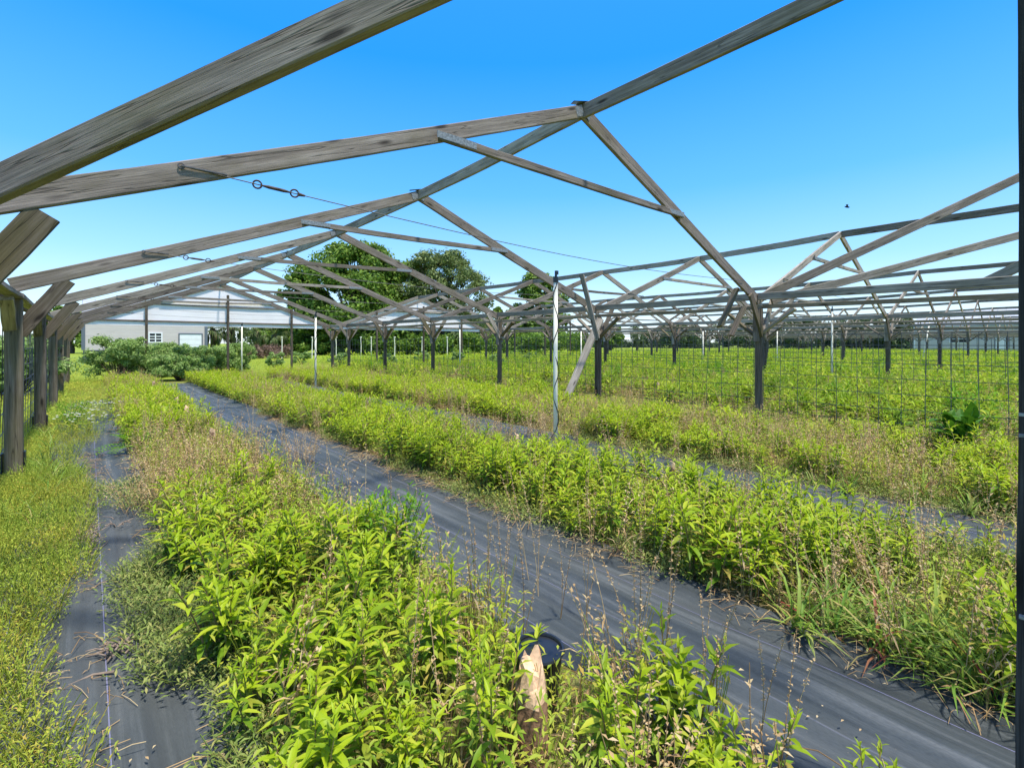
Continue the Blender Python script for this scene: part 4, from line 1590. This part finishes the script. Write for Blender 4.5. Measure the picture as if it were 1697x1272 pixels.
def tree(loc, H, W, label, mat, n=70, per=260, size=.34, base=.28, shape=1.0, group=None, trunk=.35, seed=0, lean=0, asp=.55, name='broadleaf_tree', clump=.17):
    rs = random.Random(seed)
    M = Matrix.Translation(Vector(loc))
    t = bpy.data.objects.new(name, None)
    COL.objects.link(t)
    t.matrix_basis = M
    WM[t] = M.copy()
    tag(t, label, 'tree', group)
    clumps = []
    mb = MB()
    th = H * base
    mb.tube([(0, 0, -.1), (.1, 0, th * .5), (0, .1, th), (lean * .3, 0, H * .55), (lean, 0, H * .82)], [trunk, trunk * .8, trunk * .7, trunk * .4, trunk * .1], 9)
    for i in range(n):
        u = rs.random() ** .8
        z = th * .75 + (H - th * .75) * u
        prof = (math.sin(math.pi * (.24 + .72 * u) ** shape)) ** .55
        a = rs.uniform(0, 6.28)
        rr = W / 2 * prof * math.sqrt(rs.uniform(.12, 1.0)) * rs.uniform(.8, 1.08)
        c = Vector((rr * math.cos(a) + lean * u, rr * math.sin(a), z))
        r = W * clump * rs.uniform(.5, 1.05) * (1 - .35 * u)
        c.z = min(c.z, H - r * .6)
        clumps.append((c.x, c.y, c.z, r))
        if i % 3 == 0:
            st_ = Vector((lean * .2, 0, th * .7 + (c.z - th * .7) * .35))
            mb.tube([st_, st_.lerp(c, .55) + Vector((0, 0, -.03 * H)), c], [trunk * .28, trunk * .16, trunk * .04], 5)
    mb.build('trunk', BARK, t, M)
    make_crown('crown', clumps, per, size, mat, t, M, asp)
    return t


def gnd(px, d):
    p = at(px, YH, d)
    return (p.x, p.y, 0)


TG = 'trees beyond the shade house'
tree(gnd(583, 52), 11.7, 13.2, 'big dense dark green tree rising behind the end frames', TREE1, 130, 330, .38, .18, 1.05, TG, .45, 3, 0.3)
tree(gnd(500, 50), 8.3, 6.0, 'lower dark tree shoulder at the left of the big dense tree', TREE1, 50, 260, .36, .15, .9, TG, .35, 5)
tree(gnd(736, 54), 11.3, 11.4, 'looser grey green tree just right of the big dense tree', TREE2, 150, 170, .34, .16, .95, TG, .4, 8, -.3, .45, clump=.13)
tree(gnd(895, 62), 9.9, 8.6, 'dense round tree behind the tall white riser pipe', TREE1, 75, 300, .40, .15, .85, TG, .4, 12)
tree(gnd(835, 60), 5.6, 6.0, 'low bushy tree between the loose tree and the round tree', TREE1, 40, 220, .38, .1, .9, TG, .3, 14)
tree(gnd(118, 55), 5.3, 7.0, 'tree top peeping over the roof at far left', TREE1, 40, 240, .36, .2, .9, TG, .3, 21)
tree(gnd(664, 56), 10.6, 9.0, 'mid green tree filling the gap between the two big trees', TREE1, 80, 260, .4, .05, .9, TG, .3, 25)
tree(gnd(470, 58), 4.8, 7.0, 'small dark tree beside the palms', TREE1, 36, 240, .38, .05, .9, TG, .3, 27)
tree(gnd(1012, 75), 4.2, 4.4, 'small dark tree standing alone right of the second inner post', TREE1, 34, 200, .42, .08, .9, TG, .25, 31)
tree(gnd(780, 70), 5.0, 9.0, 'broad low tree behind the loose tree', WOODF, 44, 200, .45, .05, .9, TG, .3, 33)
k = 0
for px, d, H, W, lab in ((1120, 105, 5.2, 12, 'far low tree left of the nearest inner post'), (1235, 110, 7.2, 13, 'far rounded tree behind the nearest inner post'),
                         (1330, 105, 6.8, 13, 'far tree between the nearest inner post and the riser pipe'), (1425, 100, 6.4, 12, 'far tree left of the grey house'),
                         (1490, 95, 6.0, 9, 'far tree touching the left end of the grey house'), (1720, 88, 6.5, 12, 'far tree behind the right end of the grey house')):
    k += 1
    tree(gnd(px, d), H, W, lab, WOODF, 46, 180, .55, .04, .9, TG, .35, 40 + k)
# undergrowth closing the view below the crowns
cl = []
for i in range(230):
    px = random.uniform(425, 985)
    g_ = gnd(px, random.uniform(47, 52))
    cl.append((g_[0], g_[1], random.uniform(.1, 1.9), random.uniform(.5, 1.0)))
o = make_crown('undergrowth', cl, 120, .34, TREE1, None, Matrix())
tag(o, 'dark green undergrowth closing the view below the trees', 'undergrowth', kind='stuff')
# continuous far wood
cl = []
for i in range(560):
    px = random.uniform(380, 1750)
    d = random.uniform(112, 135)
    g_ = gnd(px, d)
    gap = .35 if 975 < px < 1000 or 1035 < px < 1045 else 1
    z = random.uniform(.2, 4.6) * gap
    cl.append((g_[0], g_[1], z, random.uniform(.8, 1.9) * (.6 + .4 * gap)))
o = make_crown('far_wood', cl, 90, .8, WOODF, None, Matrix())
tag(o, 'low dark line of woods along the horizon', 'woods', kind='stuff')


def palm(loc, H, label, rs, sz=1.5):
    M = Matrix.Translation(Vector(loc))
    t = bpy.data.objects.new('palm_tree', None)
    COL.objects.link(t)
    t.matrix_basis = M
    WM[t] = M.copy()
    tag(t, label, 'palm', 'palms by the clapboard building')
    mb = MB()
    mb.tube([(0, 0, -.1), (.05, 0, H * .5), (0, 0, H)], [.22, .19, .2], 10)
    mb.build('trunk', BARK, t, M)
    T = Tmpl()
    for i in range(46):
        a = rs.uniform(0, 6.28)
        el = rs.uniform(-1.2, 1.25)
        st = Vector((0, 0, H))
        L = sz * rs.uniform(.4, .6)
        e = st + Vector((math.cos(a) * math.cos(el), math.sin(a) * math.cos(el), math.sin(el))) * L
        T.stick([st, e], .02, 0)
        for j in range(13):
            s = (j - 6) / 6
            T.leaf(e, a + s * 1.35, el - .25 - abs(s) * .2, sz * rs.uniform(.5, .75) * (1 - .35 * abs(s)), .06, 1.1, 0, False)
    link('crown', mesh('crown', T.v, T.f, [PALM], T.m), M, t)
    return t


rs = random.Random(5)
for px, d, H, lab in ((352, 38, 2.3, 'fan palm right against the end of the clapboard building'), (385, 40, 2.6, 'fan palm second from the clapboard building'),
                      (425, 43, 2.2, 'fan palm farthest from the clapboard building'), (455, 46, 2.0, 'small fan palm under the tree shoulder'),
                      (1056, 70, 2.0, 'far fan palm standing alone in the field')):
    palm(gnd(px, d), H, lab, rs)
# dry brush under the palms
cl = [(*gnd(random.uniform(415, 480), random.uniform(36, 40))[:2], random.uniform(.1, .9), random.uniform(.3, .5)) for _ in range(40)]
o = make_crown('dry_brush', cl, 110, .22, BRUSH, None, Matrix(), .25)
tag(o, 'brown dead brush under the palms', 'brush', kind='stuff')


def shrub(loc, H, W, label, mat, seed, size=.075, n=46, per=150, group=None):
    rs = random.Random(seed)
    M = Matrix.Translation(Vector(loc))
    t = bpy.data.objects.new('shrub', None)
    COL.objects.link(t)
    t.matrix_basis = M
    WM[t] = M.copy()
    tag(t, label, 'shrub', group)
    mb = MB()
    cl = []
    for i in range(n):
        a = rs.uniform(0, 6.28)
        u = rs.random()
        z = H * (.12 + .80 * u)
        rr = W / 2 * math.sqrt(rs.uniform(.05, 1)) * (.55 + .45 * math.sin(math.pi * (.15 + .75 * u)))
        c = Vector((rr * math.cos(a), rr * math.sin(a), z))
        cl.append((c.x, c.y, c.z, W * rs.uniform(.07, .15)))
        if i % 2 == 0:
            mb.tube([(c.x * .1, c.y * .1, 0), c * .55, c, c + Vector((c.x * .1, c.y * .1, .12))], [.018, .012, .006, .003], 5)
    mb.build('stem', BARK, t, M)
    make_crown('foliage', cl, per, size, mat, t, M, .36)
    return t


b = atZ(196, 632, 0)
HG = 'green shrubs of the hedge'
shrub((b.x, b.y + .25, 0), 1.45, 1.8, 'large rounded green shrub at the left end of the hedge', SHRUB, 1, .085, 80, 200, HG)
hs_ = [(238, 21.5, 'hedge shrub directly right of the large rounded shrub'), (262, 22.0, 'hedge shrub below the small window'), (288, 21.4, 'hedge shrub left of the white door'),
       (314, 20.8, 'hedge shrub in front of the white door'), (340, 21.5, 'hedge shrub at the right corner of the clapboard building'), (365, 22.2, 'hedge shrub behind the second slim end post'),
       (392, 22.6, 'hedge shrub at the right end of the hedge'), (298, 18.6, 'low dark shrub in front of the hedge')]
for i, (px, Y, lab) in enumerate(hs_):
    p = atY(px, YH, Y)
    shrub((p.x, p.y, 0), (1.15 + .12 * math.sin(i * 2.3)) * (.75 if i == 7 else 1), 1.45, lab, SHRUB, 10 + i, .08, 56, 170, HG)
for i, (px, Y, H, lab) in enumerate(((22, 15, 1.4, 'green shrub seen through the left wire panels'), (48, 22, 1.5, 'green shrub farther along outside the left wall'))):
    p = atY(px, YH, Y)
    shrub((p.x, p.y, 0), H, 1.8, lab, SHRUB, 30 + i, .1, 60, 170, 'green shrubs outside the left wall')
for i, px in enumerate((455, 500, 562, 640, 700, 760, 822, 880)):
    p = at(px, YH, 24 + 3 * math.sin(i * 1.9))
    shrub((p.x, p.y, 0), .75, .95, 'low dark bush in the meadow past the end frames, %s from the left' % ORD[i], SHRUB, 50 + i, .10, 26, 90, 'low bushes in the far meadow')

# ------------------------------------------------------------------ a flying insect
p = at(1404, 343, 1.9)
ins = empty('insect', p, 'small dark insect flying in the blue sky at right', 'insect')
mb = MB()
e1 = Vector((CT, -ST, -.15))
mb.tube([p - e1 * .0105, p - e1 * .007, p, p + e1 * .006, p + e1 * .010], [.0008, .0028, .0034, .0028, .0008], 8)
mb.build('body', INSECT, ins, smooth=True)
for s in (-1, 1):
    mb = MB()
    q = p + Vector((0, 0, .003))
    sd_ = Vector((ST, CT, 0)) * s
    mb.add([q + e1 * .003, q - e1 * .002 + sd_ * .010 + Vector((0, 0, .004)), q - e1 * .011 + sd_ * .007 + Vector((0, 0, .003)), q - e1 * .003], [(0, 1, 2, 3)])
    mb.build('wing', INSECT, ins)
